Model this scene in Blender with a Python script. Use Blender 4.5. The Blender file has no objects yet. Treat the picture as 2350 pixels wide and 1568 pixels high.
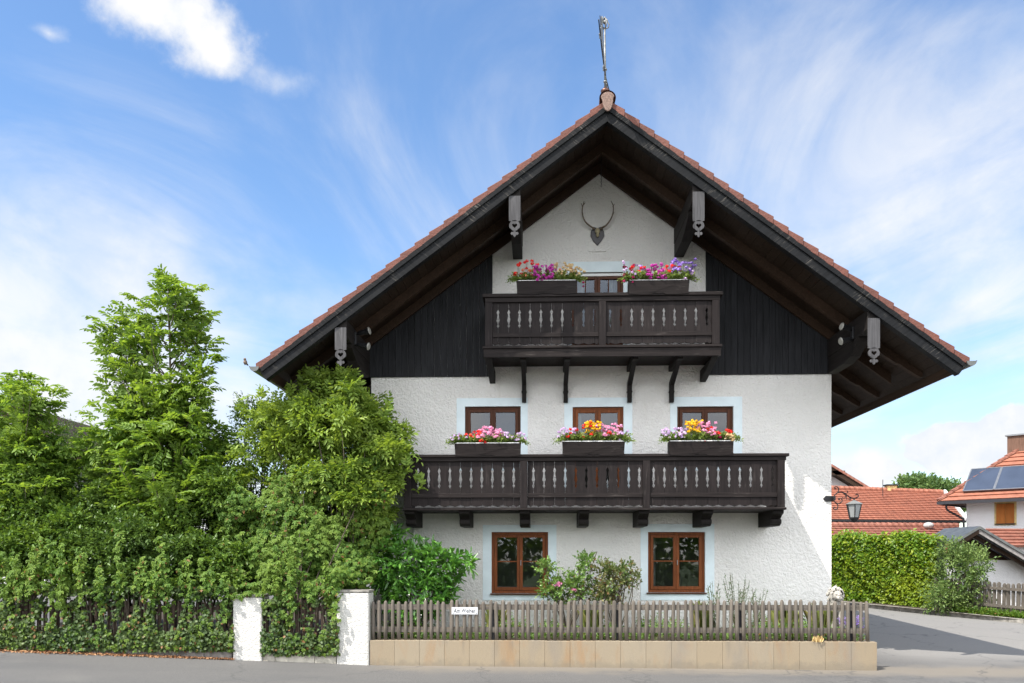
import bpy, bmesh, math, random
import numpy as np
from mathutils import Vector, Matrix
random.seed(7)
R = np.random.default_rng(11)
SC = bpy.context.scene
COL = SC.collection

# ------------------------------------------------------------------ camera
F = 1900.0; YAW = math.atan(65/1900.0); D = 17.27; EYE = 2.0
HZ = 1275.0                                   # eye level in the photograph (2350 x 1568 grid)
cam_d = bpy.data.cameras.new('camera'); cam = bpy.data.objects.new('camera', cam_d); COL.objects.link(cam)
cam.location = (0, -D, EYE); cam.rotation_euler = (math.pi/2, 0, YAW)
cam_d.sensor_width = 36; cam_d.lens = 36*F/2350; cam_d.shift_y = (HZ-784)/2350
cam_d.clip_end = 3000; cam_d.clip_start = 0.1
SC.camera = cam

def P(u, v, Y):
    """world point at depth plane Y for a point of the photograph"""
    c, s = math.cos(YAW), math.sin(YAW)
    dx = -s*F + c*(u-1175); dy = c*F + s*(u-1175)
    t = (Y+D)/dy
    return Vector((t*dx, Y, EYE + t*(HZ-v)))
def PX(u, Y): return P(u, HZ, Y).x
def PZ(u, v, Y): return P(u, v, Y).z

# ------------------------------------------------------------------ sun, sky, exposure
SUN = Vector((1.154, 1.0, -2.28)).normalized()
sun_d = bpy.data.lights.new('sun', 'SUN'); sun = bpy.data.objects.new('sun', sun_d); COL.objects.link(sun)
sun_d.energy = 4.2; sun_d.angle = math.radians(0.5); sun_d.color = (1.0, 0.95, 0.87)
sun.rotation_euler = SUN.to_track_quat('-Z', 'Y').to_euler(); sun.location = (-20, -10, 40)
SC.view_settings.view_transform = 'Standard'; SC.view_settings.look = 'None'
SC.view_settings.exposure = 0.85; SC.view_settings.gamma = 1.0

world = bpy.data.worlds.new("World"); SC.world = world; world.use_nodes = True
def N(nt, typ, **kw):
    n = nt.nodes.new(typ)
    for k, v in kw.items():
        if k.startswith('i_'):
            n.inputs[k[2:].replace('_', ' ')].default_value = v
        else: setattr(n, k, v)
    return n
def math_(nt, op, a, b=None, c=None, clamp=False):
    n = nt.nodes.new('ShaderNodeMath'); n.operation = op; n.use_clamp = clamp
    for i, x in enumerate((a, b, c)):
        if x is None: continue
        if isinstance(x, (int, float)): n.inputs[i].default_value = x
        else: nt.links.new(x, n.inputs[i])
    return n.outputs[0]
def smooth(nt, x, a, b, lo=0.0, hi=1.0):
    n = nt.nodes.new('ShaderNodeMapRange'); n.interpolation_type = 'SMOOTHSTEP'
    nt.links.new(x, n.inputs['Value'])
    n.inputs['From Min'].default_value = a; n.inputs['From Max'].default_value = b
    n.inputs['To Min'].default_value = lo; n.inputs['To Max'].default_value = hi
    return n.outputs['Result']
def build_world():
    nt = world.node_tree; nt.nodes.clear(); L = nt.links.new
    out = N(nt, 'ShaderNodeOutputWorld')
    sky = N(nt, 'ShaderNodeTexSky'); sky.sky_type = 'NISHITA'; sky.sun_disc = False
    sky.sun_elevation = math.asin(-SUN.z); sky.sun_rotation = math.atan2(-SUN.x, -SUN.y)
    sky.air_density = 1.0; sky.dust_density = 0.3; sky.ozone_density = 3.0
    bg = N(nt, 'ShaderNodeBackground'); bg.inputs['Strength'].default_value = 0.138
    sat = N(nt, 'ShaderNodeHueSaturation'); sat.inputs['Saturation'].default_value = 1.08; L(sky.outputs[0], sat.inputs['Color'])
    L(sat.outputs[0], bg.inputs['Color'])
    tc = N(nt, 'ShaderNodeTexCoord'); g = tc.outputs['Generated']
    sep = N(nt, 'ShaderNodeSeparateXYZ'); L(g, sep.inputs[0])
    x, y, z = sep.outputs
    zz = math_(nt, 'ADD', math_(nt, 'MAXIMUM', z, 0.0), 0.10)
    px = math_(nt, 'DIVIDE', x, zz); py = math_(nt, 'DIVIDE', y, zz)
    def cloud_noise(sx, sy, ox, oy, scale, detail, rough, dist):
        cb = N(nt, 'ShaderNodeCombineXYZ')
        L(math_(nt, 'MULTIPLY_ADD', px, sx, ox), cb.inputs[0]); L(math_(nt, 'MULTIPLY_ADD', py, sy, oy), cb.inputs[1])
        t = N(nt, 'ShaderNodeTexNoise'); L(cb.outputs[0], t.inputs['Vector'])
        t.inputs['Scale'].default_value = scale; t.inputs['Detail'].default_value = detail
        t.inputs['Roughness'].default_value = rough; t.inputs['Distortion'].default_value = dist
        return t.outputs['Fac']
    # cirrus: long streaks running away from the viewer
    n1 = cloud_noise(1.0, 0.60, 3.1, 1.7, 1.3, 9, 0.58, 1.6)
    n2 = cloud_noise(1.0, 0.55, 8.3, 4.2, 0.55, 3, 0.5, 0.3)
    # more veil low over the horizon and towards the sides, clear overhead in the middle
    az = math_(nt, 'DIVIDE', x, math_(nt, 'MAXIMUM', y, 0.05))          # tangent of the bearing
    lowness = smooth(nt, z, 0.50, 0.10)
    lobe_l = math_(nt, 'MULTIPLY', smooth(nt, az, -0.22, -0.50), smooth(nt, z, 0.50, 0.25))
    lobe_r = math_(nt, 'MULTIPLY', smooth(nt, az, 0.16, 0.42), math_(nt, 'MULTIPLY', smooth(nt, z, 0.60, 0.30), smooth(nt, z, 0.13, 0.27)))
    cov = math_(nt, 'ADD', math_(nt, 'MULTIPLY', lobe_l, 0.30), math_(nt, 'MULTIPLY', lobe_r, 0.26))
    cov = math_(nt, 'ADD', cov, math_(nt, 'MULTIPLY', lowness, 0.10))
    s = math_(nt, 'ADD', math_(nt, 'MULTIPLY', n1, 0.75), math_(nt, 'MULTIPLY', n2, 0.45))
    s = math_(nt, 'ADD', s, cov)
    cirrus = smooth(nt, s, 0.53, 1.04, 0.0, 0.92)
    # cumulus puffs: a soft lobe round a direction, broken up by noise
    t3 = N(nt, 'ShaderNodeTexNoise'); L(g, t3.inputs['Vector']); t3.inputs['Scale'].default_value = 9.0
    t3.inputs['Detail'].default_value = 8; t3.inputs['Roughness'].default_value = 0.6
    def puff(u, v, ru, rv, edge, gain=0.55, flat=None):
        d = (P(u, v, 0) - Vector((0, -D, EYE))).normalized()
        e = (P(u+ru, v, 0) - Vector((0, -D, EYE))).normalized()
        h = (P(u, v-rv, 0) - Vector((0, -D, EYE))).normalized()
        wx = (e-d).length; wz = (h-d).length
        dx = math_(nt, 'DIVIDE', math_(nt, 'SUBTRACT', x, d.x), wx)
        dz = math_(nt, 'DIVIDE', math_(nt, 'SUBTRACT', z, d.z), wz)
        r2 = math_(nt, 'ADD', math_(nt, 'MULTIPLY', dx, dx), math_(nt, 'MULTIPLY', dz, dz))
        q = math_(nt, 'SUBTRACT', 1.0, math_(nt, 'SQRT', r2))
        q = math_(nt, 'ADD', q, math_(nt, 'MULTIPLY', math_(nt, 'SUBTRACT', t3.outputs['Fac'], 0.5), gain*4))
        q = math_(nt, 'MULTIPLY', smooth(nt, q, 0.0, edge), smooth(nt, y, 0.0, 0.2))
        return q
    puffs = [puff(415, 30, 185, 120, 0.95, 0.8), puff(500, 120, 80, 60, 1.2, 0.9), puff(660, 190, 120, 50, 1.6, 0.7), puff(110, 75, 60, 30, 1.3, 0.8),
             puff(2210, 1025, 170, 75, 0.18, 0.45), puff(2330, 1000, 140, 85, 0.18, 0.45), puff(2000, 1080, 160, 60, 0.6, 0.4)]
    m = puffs[0]
    for q in puffs[1:]: m = math_(nt, 'MAXIMUM', m, q)
    fac = math_(nt, 'MAXIMUM', cirrus, m, clamp=True)
    # bright cloud added to the unseen sky behind the viewer to fill the facade
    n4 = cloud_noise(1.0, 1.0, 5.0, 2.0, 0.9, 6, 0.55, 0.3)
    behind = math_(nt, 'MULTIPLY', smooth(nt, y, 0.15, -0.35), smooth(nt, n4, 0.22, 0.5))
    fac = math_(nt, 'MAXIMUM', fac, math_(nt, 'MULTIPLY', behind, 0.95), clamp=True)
    # nothing below the horizon
    fac = math_(nt, 'MULTIPLY', fac, smooth(nt, z, -0.02, 0.02))
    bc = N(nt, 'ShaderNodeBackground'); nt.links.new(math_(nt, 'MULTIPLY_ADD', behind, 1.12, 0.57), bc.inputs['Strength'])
    cr = N(nt, 'ShaderNodeMix'); cr.data_type = 'RGBA'
    L(smooth(nt, t3.outputs['Fac'], 0.35, 0.6), cr.inputs['Factor'])
    cr.inputs['A'].default_value = (0.80, 0.87, 0.98, 1); cr.inputs['B'].default_value = (1.0, 1.0, 1.0, 1)
    L(cr.outputs['Result'], bc.inputs['Color'])
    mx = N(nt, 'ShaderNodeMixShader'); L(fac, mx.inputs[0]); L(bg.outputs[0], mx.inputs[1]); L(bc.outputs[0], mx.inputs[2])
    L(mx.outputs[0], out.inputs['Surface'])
build_world()

# ------------------------------------------------------------------ helpers
def tag(o, label=None, cat=None, group=None, kind=None):
    if label: o['label'] = label
    if cat: o['category'] = cat
    if group: o['group'] = group
    if kind: o['kind'] = kind
    return o
def thing(name, label, cat, loc=(0, 0, 0), group=None):
    o = bpy.data.objects.new(name, None); COL.objects.link(o); o.location = loc
    o.empty_display_size = 0.3
    return tag(o, label, cat, group)
def root_loc(parent):
    while parent.parent: parent = parent.parent
    return Vector(parent.location)
def link_mesh(name, me, mat, parent=None):
    o = bpy.data.objects.new(name, me); COL.objects.link(o)
    if mat:
        for m in (mat if isinstance(mat, (list, tuple)) else [mat]): me.materials.append(m)
    if parent: o.parent = parent
    return o
class MB:
    def __init__(s): s.v = []; s.f = []
    def add(s, vs, fs):
        b = len(s.v); s.v += [tuple(p) for p in vs]; s.f += [tuple(i+b for i in f) for f in fs]; return s
    def box(s, x0, x1, y0, y1, z0, z1):
        return s.add([(x0,y0,z0),(x1,y0,z0),(x1,y1,z0),(x0,y1,z0),(x0,y0,z1),(x1,y0,z1),(x1,y1,z1),(x0,y1,z1)],
                     [(0,3,2,1),(4,5,6,7),(0,1,5,4),(1,2,6,5),(2,3,7,6),(3,0,4,7)])
    def prism(s, pts, vec):
        """closed polygon of 3-D points swept by vec"""
        n = len(pts); vec = Vector(vec); a = [Vector(p) for p in pts]
        return s.add(a + [p+vec for p in a], [tuple(range(n))[::-1], tuple(range(n, 2*n))] + [(i, (i+1) % n, n+(i+1) % n, n+i) for i in range(n)])
    def beam(s, a, b, w, h, up=(0, 0, 1)):
        a = Vector(a); b = Vector(b); d = (b-a).normalized(); sd = d.cross(Vector(up)).normalized(); u = sd.cross(d)
        q = [a+sd*(-w/2)+u*(-h/2), a+sd*(w/2)+u*(-h/2), a+sd*(w/2)+u*(h/2), a+sd*(-w/2)+u*(h/2)]
        return s.prism(q, b-a)
    def tube(s, path, rad, n=8, cap=True):
        path = [Vector(p) for p in path]; m = len(path)
        if isinstance(rad, (int, float)): rad = [rad]*m
        b = len(s.v); ref = None
        for i, p in enumerate(path):
            d = (path[min(i+1, m-1)] - path[max(i-1, 0)]).normalized()
            if ref is None or abs(ref.dot(d)) > 0.95: ref = Vector((0, 1, 0)) if abs(d.y) < 0.9 else Vector((1, 0, 0))
            x = d.cross(ref).normalized(); y = d.cross(x)
            for k in range(n):
                a = 2*math.pi*k/n; s.v.append(tuple(p + (x*math.cos(a) + y*math.sin(a))*rad[i]))
        for i in range(m-1):
            for k in range(n):
                s.f.append((b+i*n+k, b+i*n+(k+1) % n, b+(i+1)*n+(k+1) % n, b+(i+1)*n+k))
        if cap:
            s.f.append(tuple(b+k for k in range(n))[::-1]); s.f.append(tuple(b+(m-1)*n+k for k in range(n)))
        return s
    def lathe(s, prof, c, n=12, axis='z'):
        """prof: (radius, height) pairs about a vertical axis at c"""
        b = len(s.v); c = Vector(c)
        for r, h in prof:
            for k in range(n):
                a = 2*math.pi*k/n; s.v.append((c.x+r*math.cos(a), c.y+r*math.sin(a), c.z+h))
        m = len(prof)
        for i in range(m-1):
            for k in range(n): s.f.append((b+i*n+k, b+i*n+(k+1) % n, b+(i+1)*n+(k+1) % n, b+(i+1)*n+k))
        s.f.append(tuple(b+k for k in range(n))[::-1]); s.f.append(tuple(b+(m-1)*n+k for k in range(n)))
        return s
    def ball(s, c, r, n=8, m=6):
        rx, ry, rz = (r, r, r) if isinstance(r, (int, float)) else r
        b = len(s.v)
        for i in range(1, m):
            t = math.pi*i/m
            for k in range(n):
                a = 2*math.pi*k/n; s.v.append((c[0]+rx*math.sin(t)*math.cos(a), c[1]+ry*math.sin(t)*math.sin(a), c[2]+rz*math.cos(t)))
        s.v.append((c[0], c[1], c[2]+rz)); s.v.append((c[0], c[1], c[2]-rz)); T = len(s.v)-2
        for k in range(n):
            s.f.append((T, b+k, b+(k+1) % n)); s.f.append((T+1, b+(m-2)*n+(k+1) % n, b+(m-2)*n+k))
        for i in range(m-2):
            for k in range(n): s.f.append((b+i*n+k, b+(i+1)*n+k, b+(i+1)*n+(k+1) % n, b+i*n+(k+1) % n))
        return s
    def build(s, name, mat, parent=None, smooth=False, bevel=0):
        me = bpy.data.meshes.new(name)
        off = root_loc(parent) if parent else Vector((0, 0, 0))
        me.from_pydata([(a-off.x, b-off.y, c-off.z) for a, b, c in s.v], [], s.f); me.update()
        bm = bmesh.new(); bm.from_mesh(me); bmesh.ops.recalc_face_normals(bm, faces=bm.faces); bm.to_mesh(me); bm.free()
        if smooth: me.polygons.foreach_set('use_smooth', [True]*len(me.polygons))
        o = link_mesh(name, me, mat, parent)
        if bevel:
            md = o.modifiers.new('bevel', 'BEVEL'); md.width = bevel; md.segments = 2; md.limit_method = 'ANGLE'
        return o
def spline(pts, n=6):
    """Catmull-Rom through points"""
    p = [Vector(q) for q in pts]; out = []
    for i in range(len(p)-1):
        a = p[max(i-1, 0)]; b = p[i]; c = p[i+1]; d = p[min(i+2, len(p)-1)]
        for k in range(n):
            t = k/n
            out.append(0.5*((2*b) + (c-a)*t + (2*a-5*b+4*c-d)*t*t + (3*b-a-3*c+d)*t**3))
    out.append(p[-1]); return out

# ------------------------------------------------------------------ materials
MATS = {}
def mat(name):
    m = bpy.data.materials.new(name); m.use_nodes = True; nt = m.node_tree; b = nt.nodes['Principled BSDF']; return m, nt, b
def coords(nt, scale=(1, 1, 1), rot=(0, 0, 0)):
    tc = nt.nodes.new('ShaderNodeTexCoord'); mp = nt.nodes.new('ShaderNodeMapping')
    mp.inputs['Scale'].default_value = scale; mp.inputs['Rotation'].default_value = rot
    nt.links.new(tc.outputs['Object'], mp.inputs[0]); return mp.outputs[0]
def noise(nt, vec, scale, detail=4, rough=0.55, dist=0.0):
    t = nt.nodes.new('ShaderNodeTexNoise'); nt.links.new(vec, t.inputs['Vector'])
    t.inputs['Scale'].default_value = scale; t.inputs['Detail'].default_value = detail
    t.inputs['Roughness'].default_value = rough; t.inputs['Distortion'].default_value = dist
    return t.outputs['Fac']
def mixc(nt, fac, a, b):
    n = nt.nodes.new('ShaderNodeMix'); n.data_type = 'RGBA'
    if isinstance(fac, (int, float)): n.inputs['Factor'].default_value = fac
    else: nt.links.new(fac, n.inputs['Factor'])
    for k, x in (('A', a), ('B', b)):
        if isinstance(x, tuple): n.inputs[k].default_value = (*x, 1)
        else: nt.links.new(x, n.inputs[k])
    return n.outputs['Result']
def bump(nt, b, h, strength=0.5, dist=0.02):
    n = nt.nodes.new('ShaderNodeBump'); n.inputs['Strength'].default_value = strength; n.inputs['Distance'].default_value = dist
    nt.links.new(h, n.inputs['Height']); nt.links.new(n.outputs[0], b.inputs['Normal'])
def m_plain(name, col, rough=0.6, metal=0.0, var=0.25, scale=9, bmp=0.15, spec=0.5):
    m, nt, b = mat(name); c = coords(nt)
    n = noise(nt, c, scale, 5)
    lo = tuple(x*(1-var) for x in col); hi = tuple(min(1, x*(1+var)) for x in col)
    nt.links.new(mixc(nt, smooth(nt, n, 0.3, 0.7), lo, hi), b.inputs['Base Color'])
    b.inputs['Roughness'].default_value = rough; b.inputs['Metallic'].default_value = metal
    b.inputs['Specular IOR Level'].default_value = spec
    if bmp: bump(nt, b, noise(nt, c, scale*6, 3), bmp, 0.01)
    return m
def m_stucco(name, col, strength=0.75, scale=1.0):
    m, nt, b = mat(name); c = coords(nt)
    n1 = noise(nt, c, 17*scale, 3, 0.5, 0.8); n2 = noise(nt, c, 48*scale, 3, 0.6)
    v = nt.nodes.new('ShaderNodeTexVoronoi'); nt.links.new(c, v.inputs['Vector']); v.inputs['Scale'].default_value = 24*scale
    h = math_(nt, 'ADD', math_(nt, 'MULTIPLY', smooth(nt, n1, 0.35, 0.65), 0.7), math_(nt, 'MULTIPLY', n2, 0.5))
    h = math_(nt, 'ADD', h, math_(nt, 'MULTIPLY', v.outputs['Distance'], 0.5))
    bump(nt, b, h, strength, 0.022)
    big = noise(nt, c, 0.9, 4); st = noise(nt, coords(nt, (6, 6, 0.7)), 1.0, 4)
    k = mixc(nt, smooth(nt, big, 0.35, 0.7), tuple(x*0.93 for x in col), col)
    k = mixc(nt, smooth(nt, st, 0.58, 0.8, 0, 0.35), k, (col[0]*0.80, col[1]*0.78, col[2]*0.73))
    nt.links.new(k, b.inputs['Base Color']); b.inputs['Roughness'].default_value = 0.93; b.inputs['Specular IOR Level'].default_value = 0.2
    return m
def m_wood(name, col, axis='x', worn=(0.16, 0.15, 0.145), wear=0.0, rough=0.62, ang=0.0, planks=0.0, contrast=0.45):
    m, nt, b = mat(name)
    st = {'x': (0.7, 14, 14), 'y': (14, 0.7, 14), 'z': (14, 14, 0.7)}[axis]
    if ang:
        r = nt.nodes.new('ShaderNodeMapping'); tc = nt.nodes.new('ShaderNodeTexCoord'); nt.links.new(tc.outputs['Object'], r.inputs[0])
        r.inputs['Rotation'].default_value = (0, ang, 0)
        mp = nt.nodes.new('ShaderNodeMapping'); mp.inputs['Scale'].default_value = st; nt.links.new(r.outputs[0], mp.inputs[0]); c = mp.outputs[0]
    else: c = coords(nt, st)
    g = noise(nt, c, 2.2, 6, 0.6, 0.4); big = noise(nt, coords(nt), 1.3, 4)
    k = mixc(nt, smooth(nt, g, 0.3, 0.7), tuple(x*(1-contrast) for x in col), tuple(x*(1+contrast) for x in col))
    k = mixc(nt, smooth(nt, big, 0.4, 0.75, 0, 0.5), k, tuple(x*1.5 for x in col))
    gi = nt.nodes.new('ShaderNodeNewGeometry')
    k = mixc(nt, math_(nt, 'MULTIPLY', gi.outputs['Random Per Island'], 0.45), k, tuple(x*0.55 for x in col))
    if wear:
        w = math_(nt, 'MULTIPLY', smooth(nt, noise(nt, c, 5.0, 5, 0.65), 0.54, 0.70), smooth(nt, noise(nt, coords(nt), 2.2, 3), 0.45, 0.65))
        k = mixc(nt, math_(nt, 'MULTIPLY', w, wear), k, worn)
    nt.links.new(k, b.inputs['Base Color']); b.inputs['Roughness'].default_value = rough; b.inputs['Specular IOR Level'].default_value = 0.14
    bump(nt, b, g, 0.35, 0.008); return m
def m_tile(name, col, rib='x', pitch=0.22, var=0.35, moss=0.2):
    m, nt, b = mat(name); c = coords(nt)
    gi = nt.nodes.new('ShaderNodeNewGeometry')
    k = mixc(nt, smooth(nt, noise(nt, c, 3.0, 5), 0.3, 0.7), tuple(x*(1-var) for x in col), tuple(min(1, x*(1+var*0.6)) for x in col))
    k = mixc(nt, math_(nt, 'MULTIPLY', gi.outputs['Random Per Island'], 0.3), k, tuple(x*0.6 for x in col))
    # single tiles of differing firing
    st = {'x': (1/pitch, 1, 2.8), 'y': (1, 1/pitch, 2.8)}[rib]
    wn = nt.nodes.new('ShaderNodeTexWhiteNoise'); wn.noise_dimensions = '3D'
    fl = nt.nodes.new('ShaderNodeVectorMath'); fl.operation = 'FLOOR'; nt.links.new(coords(nt, st), fl.inputs[0]); nt.links.new(fl.outputs[0], wn.inputs['Vector'])
    k = mixc(nt, math_(nt, 'MULTIPLY', wn.outputs['Value'], 0.35), k, (col[0]*1.15, col[1]*1.25, col[2]*1.25))
    k = mixc(nt, smooth(nt, noise(nt, c, 1.1, 6, 0.65), 0.60, 0.75, 0, moss), k, (0.13, 0.10, 0.075))
    nt.links.new(k, b.inputs['Base Color']); b.inputs['Roughness'].default_value = 0.72
    w = nt.nodes.new('ShaderNodeTexWave'); w.wave_type = 'BANDS'; w.bands_direction = rib.upper(); w.wave_profile = 'SIN'
    nt.links.new(c, w.inputs['Vector']); w.inputs['Scale'].default_value = 2*math.pi/(20*pitch)*1.0
    h = math_(nt, 'ADD', w.outputs['Fac'], math_(nt, 'MULTIPLY', noise(nt, c, 20, 3), 0.3))
    bump(nt, b, h, 0.7, 0.05); return m
def m_leaf(name, cols, trans=0.38, rough=0.52, patch=1.2, spec=0.34, dead=0.0, sat=0.97, val=1.26):
    """cols: dark, mid, light leaf colours; each leaf is an island with a colour of its own"""
    m, nt, b = mat(name); L = nt.links.new
    gi = nt.nodes.new('ShaderNodeNewGeometry'); r = gi.outputs['Random Per Island']
    k = mixc(nt, smooth(nt, r, 0.0, 0.6), cols[0], cols[1]); k = mixc(nt, smooth(nt, r, 0.6, 1.0), k, cols[2])
    k = mixc(nt, smooth(nt, noise(nt, coords(nt), patch, 3), 0.4, 0.68, 0, 0.6), k, cols[2])
    if dead:
        wn = nt.nodes.new('ShaderNodeTexWhiteNoise'); wn.noise_dimensions = '1D'; L(r, wn.inputs['W'])
        k = mixc(nt, smooth(nt, wn.outputs['Value'], 1-dead, 1-dead*0.6), k, (0.17, 0.085, 0.03))
    if sat != 1.0:
        hv = nt.nodes.new('ShaderNodeHueSaturation'); hv.inputs['Saturation'].default_value = sat; hv.inputs['Value'].default_value = val; L(k, hv.inputs['Color']); k = hv.outputs[0]
    L(k, b.inputs['Base Color']); b.inputs['Roughness'].default_value = rough; b.inputs['Specular IOR Level'].default_value = spec
    tr = nt.nodes.new('ShaderNodeBsdfTranslucent')
    hs = nt.nodes.new('ShaderNodeHueSaturation'); hs.inputs['Saturation'].default_value = 1.1; hs.inputs['Value'].default_value = 1.5; hs.inputs['Hue'].default_value = 0.485
    L(k, hs.inputs['Color']); L(hs.outputs[0], tr.inputs['Color'])
    mx = nt.nodes.new('ShaderNodeMixShader'); mx.inputs[0].default_value = trans
    out = nt.nodes['Material Output']; L(b.outputs[0], mx.inputs[1]); L(tr.outputs[0], mx.inputs[2]); L(mx.outputs[0], out.inputs['Surface'])
    return m
def m_petal(name, col, col2=None):
    return m_leaf(name, (tuple(x*0.7 for x in col), col, col2 or tuple(min(1, x*1.25) for x in col)), 0.3, 0.6, 5.0, 0.2, sat=1.0)
def m_glass(name, tint=(0.75, 0.8, 0.8), base=0.045):
    m, nt, b = mat(name); L = nt.links.new
    gl = nt.nodes.new('ShaderNodeBsdfGlossy'); gl.inputs['Roughness'].default_value = 0.015; gl.inputs['Color'].default_value = (0.95, 0.97, 1, 1)
    tr = nt.nodes.new('ShaderNodeBsdfTransparent'); tr.inputs['Color'].default_value = (*tint, 1)
    bp = nt.nodes.new('ShaderNodeBump'); bp.inputs['Strength'].default_value = 0.03; bp.inputs['Distance'].default_value = 0.05
    L(noise(nt, coords(nt), 1.6, 1), bp.inputs['Height']); L(bp.outputs[0], gl.inputs['Normal'])
    fr = nt.nodes.new('ShaderNodeFresnel'); fr.inputs['IOR'].default_value = 1.55
    fac = math_(nt, 'ADD', math_(nt, 'MULTIPLY', fr.outputs[0], 0.75), base, clamp=True)
    mx = nt.nodes.new('ShaderNodeMixShader'); L(fac, mx.inputs[0]); L(tr.outputs[0], mx.inputs[1]); L(gl.outputs[0], mx.inputs[2])
    L(mx.outputs[0], nt.nodes['Material Output'].inputs['Surface']); return m
def m_asphalt():
    m, nt, b = mat('asphalt'); c = coords(nt)
    k = mixc(nt, smooth(nt, noise(nt, c, 130, 2, 0.7), 0.3, 0.7), (0.070, 0.068, 0.066), (0.165, 0.160, 0.155))
    k = mixc(nt, smooth(nt, noise(nt, coords(nt, (0.35, 1.0, 1)), 0.8, 5), 0.45, 0.7, 0, 0.4), k, (0.080, 0.080, 0.083))
    k = mixc(nt, smooth(nt, noise(nt, c, 0.35, 4), 0.5, 0.7, 0, 0.4), k, (0.175, 0.166, 0.153))
    # sandy dust along the foot of the wall
    sep = nt.nodes.new('ShaderNodeSeparateXYZ'); nt.links.new(c, sep.inputs[0])
    yy = math_(nt, 'ADD', sep.outputs[1], math_(nt, 'MULTIPLY', math_(nt, 'SUBTRACT', noise(nt, c, 1.7, 4), 0.5), 1.2))
    band = math_(nt, 'MULTIPLY', smooth(nt, yy, -3.3, -2.5), smooth(nt, yy, -1.4, -2.0))
    band = math_(nt, 'MULTIPLY', band, smooth(nt, sep.outputs[0], -3.4, -2.2))
    k = mixc(nt, math_(nt, 'MULTIPLY', band, 0.75), k, (0.185, 0.162, 0.132))
    k = mixc(nt, math_(nt, 'MULTIPLY', smooth(nt, sep.outputs[0], 6.2, 8.0), smooth(nt, sep.outputs[1], -1.6, 0.5, 0, 0.75)), k, mixc(nt, smooth(nt, noise(nt, c, 110, 2, 0.7), 0.3, 0.7), (0.175, 0.167, 0.155), (0.275, 0.264, 0.248)))
    # hairline cracks filled with darker bitumen
    v = nt.nodes.new('ShaderNodeTexVoronoi'); v.feature = 'DISTANCE_TO_EDGE'; v.inputs['Scale'].default_value = 0.33
    nd = nt.nodes.new('ShaderNodeVectorMath'); nd.operation = 'ADD'
    tn = nt.nodes.new('ShaderNodeTexNoise'); tn.inputs['Scale'].default_value = 1.5; tn.inputs['Detail'].default_value = 5; nt.links.new(c, tn.inputs['Vector'])
    nt.links.new(c, nd.inputs[0]); nt.links.new(tn.outputs['Color'], nd.inputs[1]); nt.links.new(nd.outputs[0], v.inputs['Vector'])
    k = mixc(nt, smooth(nt, v.outputs['Distance'], 0.010, 0.0, 0, 0.6), k, (0.07, 0.07, 0.07))
    nt.links.new(k, b.inputs['Base Color']); b.inputs['Roughness'].default_value = 0.9; b.inputs['Specular IOR Level'].default_value = 0.25
    bump(nt, b, noise(nt, c, 90, 3, 0.7), 0.5, 0.012); return m
def m_sandstone():
    m, nt, b = mat('sandstone'); c = coords(nt); gi = nt.nodes.new('ShaderNodeNewGeometry'); r = gi.outputs['Random Per Island']
    k = mixc(nt, r, (0.265, 0.21, 0.14), (0.28, 0.235, 0.17))
    k = mixc(nt, smooth(nt, noise(nt, coords(nt, (2.6, 2.6, 0.9), (0, 0.5, 0)), 1.4, 5, 0.6, 0.6), 0.50, 0.75, 0, 0.5), k, (0.28, 0.155, 0.065))
    k = mixc(nt, smooth(nt, noise(nt, coords(nt, (1.3, 1.3, 0.4)), 1.2, 4), 0.5, 0.75, 0, 0.7), k, (0.20, 0.18, 0.155))
    k = mixc(nt, smooth(nt, noise(nt, c, 170, 2, 0.7), 0.45, 0.75, 0, 0.4), k, (0.13, 0.10, 0.07))
    sp = nt.nodes.new('ShaderNodeSeparateXYZ'); nt.links.new(c, sp.inputs[0])
    zz = math_(nt, 'ADD', sp.outputs[2], math_(nt, 'MULTIPLY', math_(nt, 'SUBTRACT', noise(nt, c, 3.5, 6, 0.7), 0.5), 0.45))
    k = mixc(nt, smooth(nt, zz, 0.14, -0.02, 0, 0.6), k, (0.17, 0.145, 0.11))
    k = mixc(nt, math_(nt, 'MULTIPLY', smooth(nt, noise(nt, coords(nt, (7, 7, 0.5)), 1.0, 5), 0.55, 0.75, 0, 0.5), smooth(nt, sp.outputs[2], 0.1, 0.45)), k, (0.15, 0.13, 0.105))
    nt.links.new(k, b.inputs['Base Color']); b.inputs['Roughness'].default_value = 0.88
    bump(nt, b, noise(nt, c, 60, 4, 0.7), 0.45, 0.012); return m
def m_ground(name, a, bcol, scale=3):
    m, nt, b = mat(name); c = coords(nt)
    k = mixc(nt, smooth(nt, noise(nt, c, scale, 6, 0.65), 0.35, 0.65), a, bcol)
    nt.links.new(k, b.inputs['Base Color']); b.inputs['Roughness'].default_value = 0.95
    bump(nt, b, noise(nt, c, scale*8, 4), 0.8, 0.04); return m

WHITE = m_stucco('white_roughcast', (0.82, 0.798, 0.76), 0.65)
PILLAR = m_stucco('pillar_roughcast', (0.60, 0.585, 0.55), 0.5, 1.5)
SURR = m_plain('pale_window_band', (0.74, 0.835, 0.865), 0.8, 0, 0.05, 3, 0.25)
DARK = m_wood('dark_cladding', (0.021, 0.0215, 0.024), 'z', (0.055, 0.056, 0.060), 0.5, contrast=0.5)
BARGE_L = m_wood('dark_bargeboard_a', (0.0085, 0.0092, 0.0105), 'x', (0.16, 0.145, 0.125), 0.8, ang=-math.atan(0.741))
BARGE_R = m_wood('dark_bargeboard_b', (0.0085, 0.0092, 0.0105), 'x', (0.16, 0.145, 0.125), 0.8, ang=math.atan(0.741))
RAFT = m_wood('brown_rafter', (0.042, 0.025, 0.016), 'y', contrast=0.4)
SOFF = m_wood('brown_soffit', (0.028, 0.018, 0.012), 'x', contrast=0.5)
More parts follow.
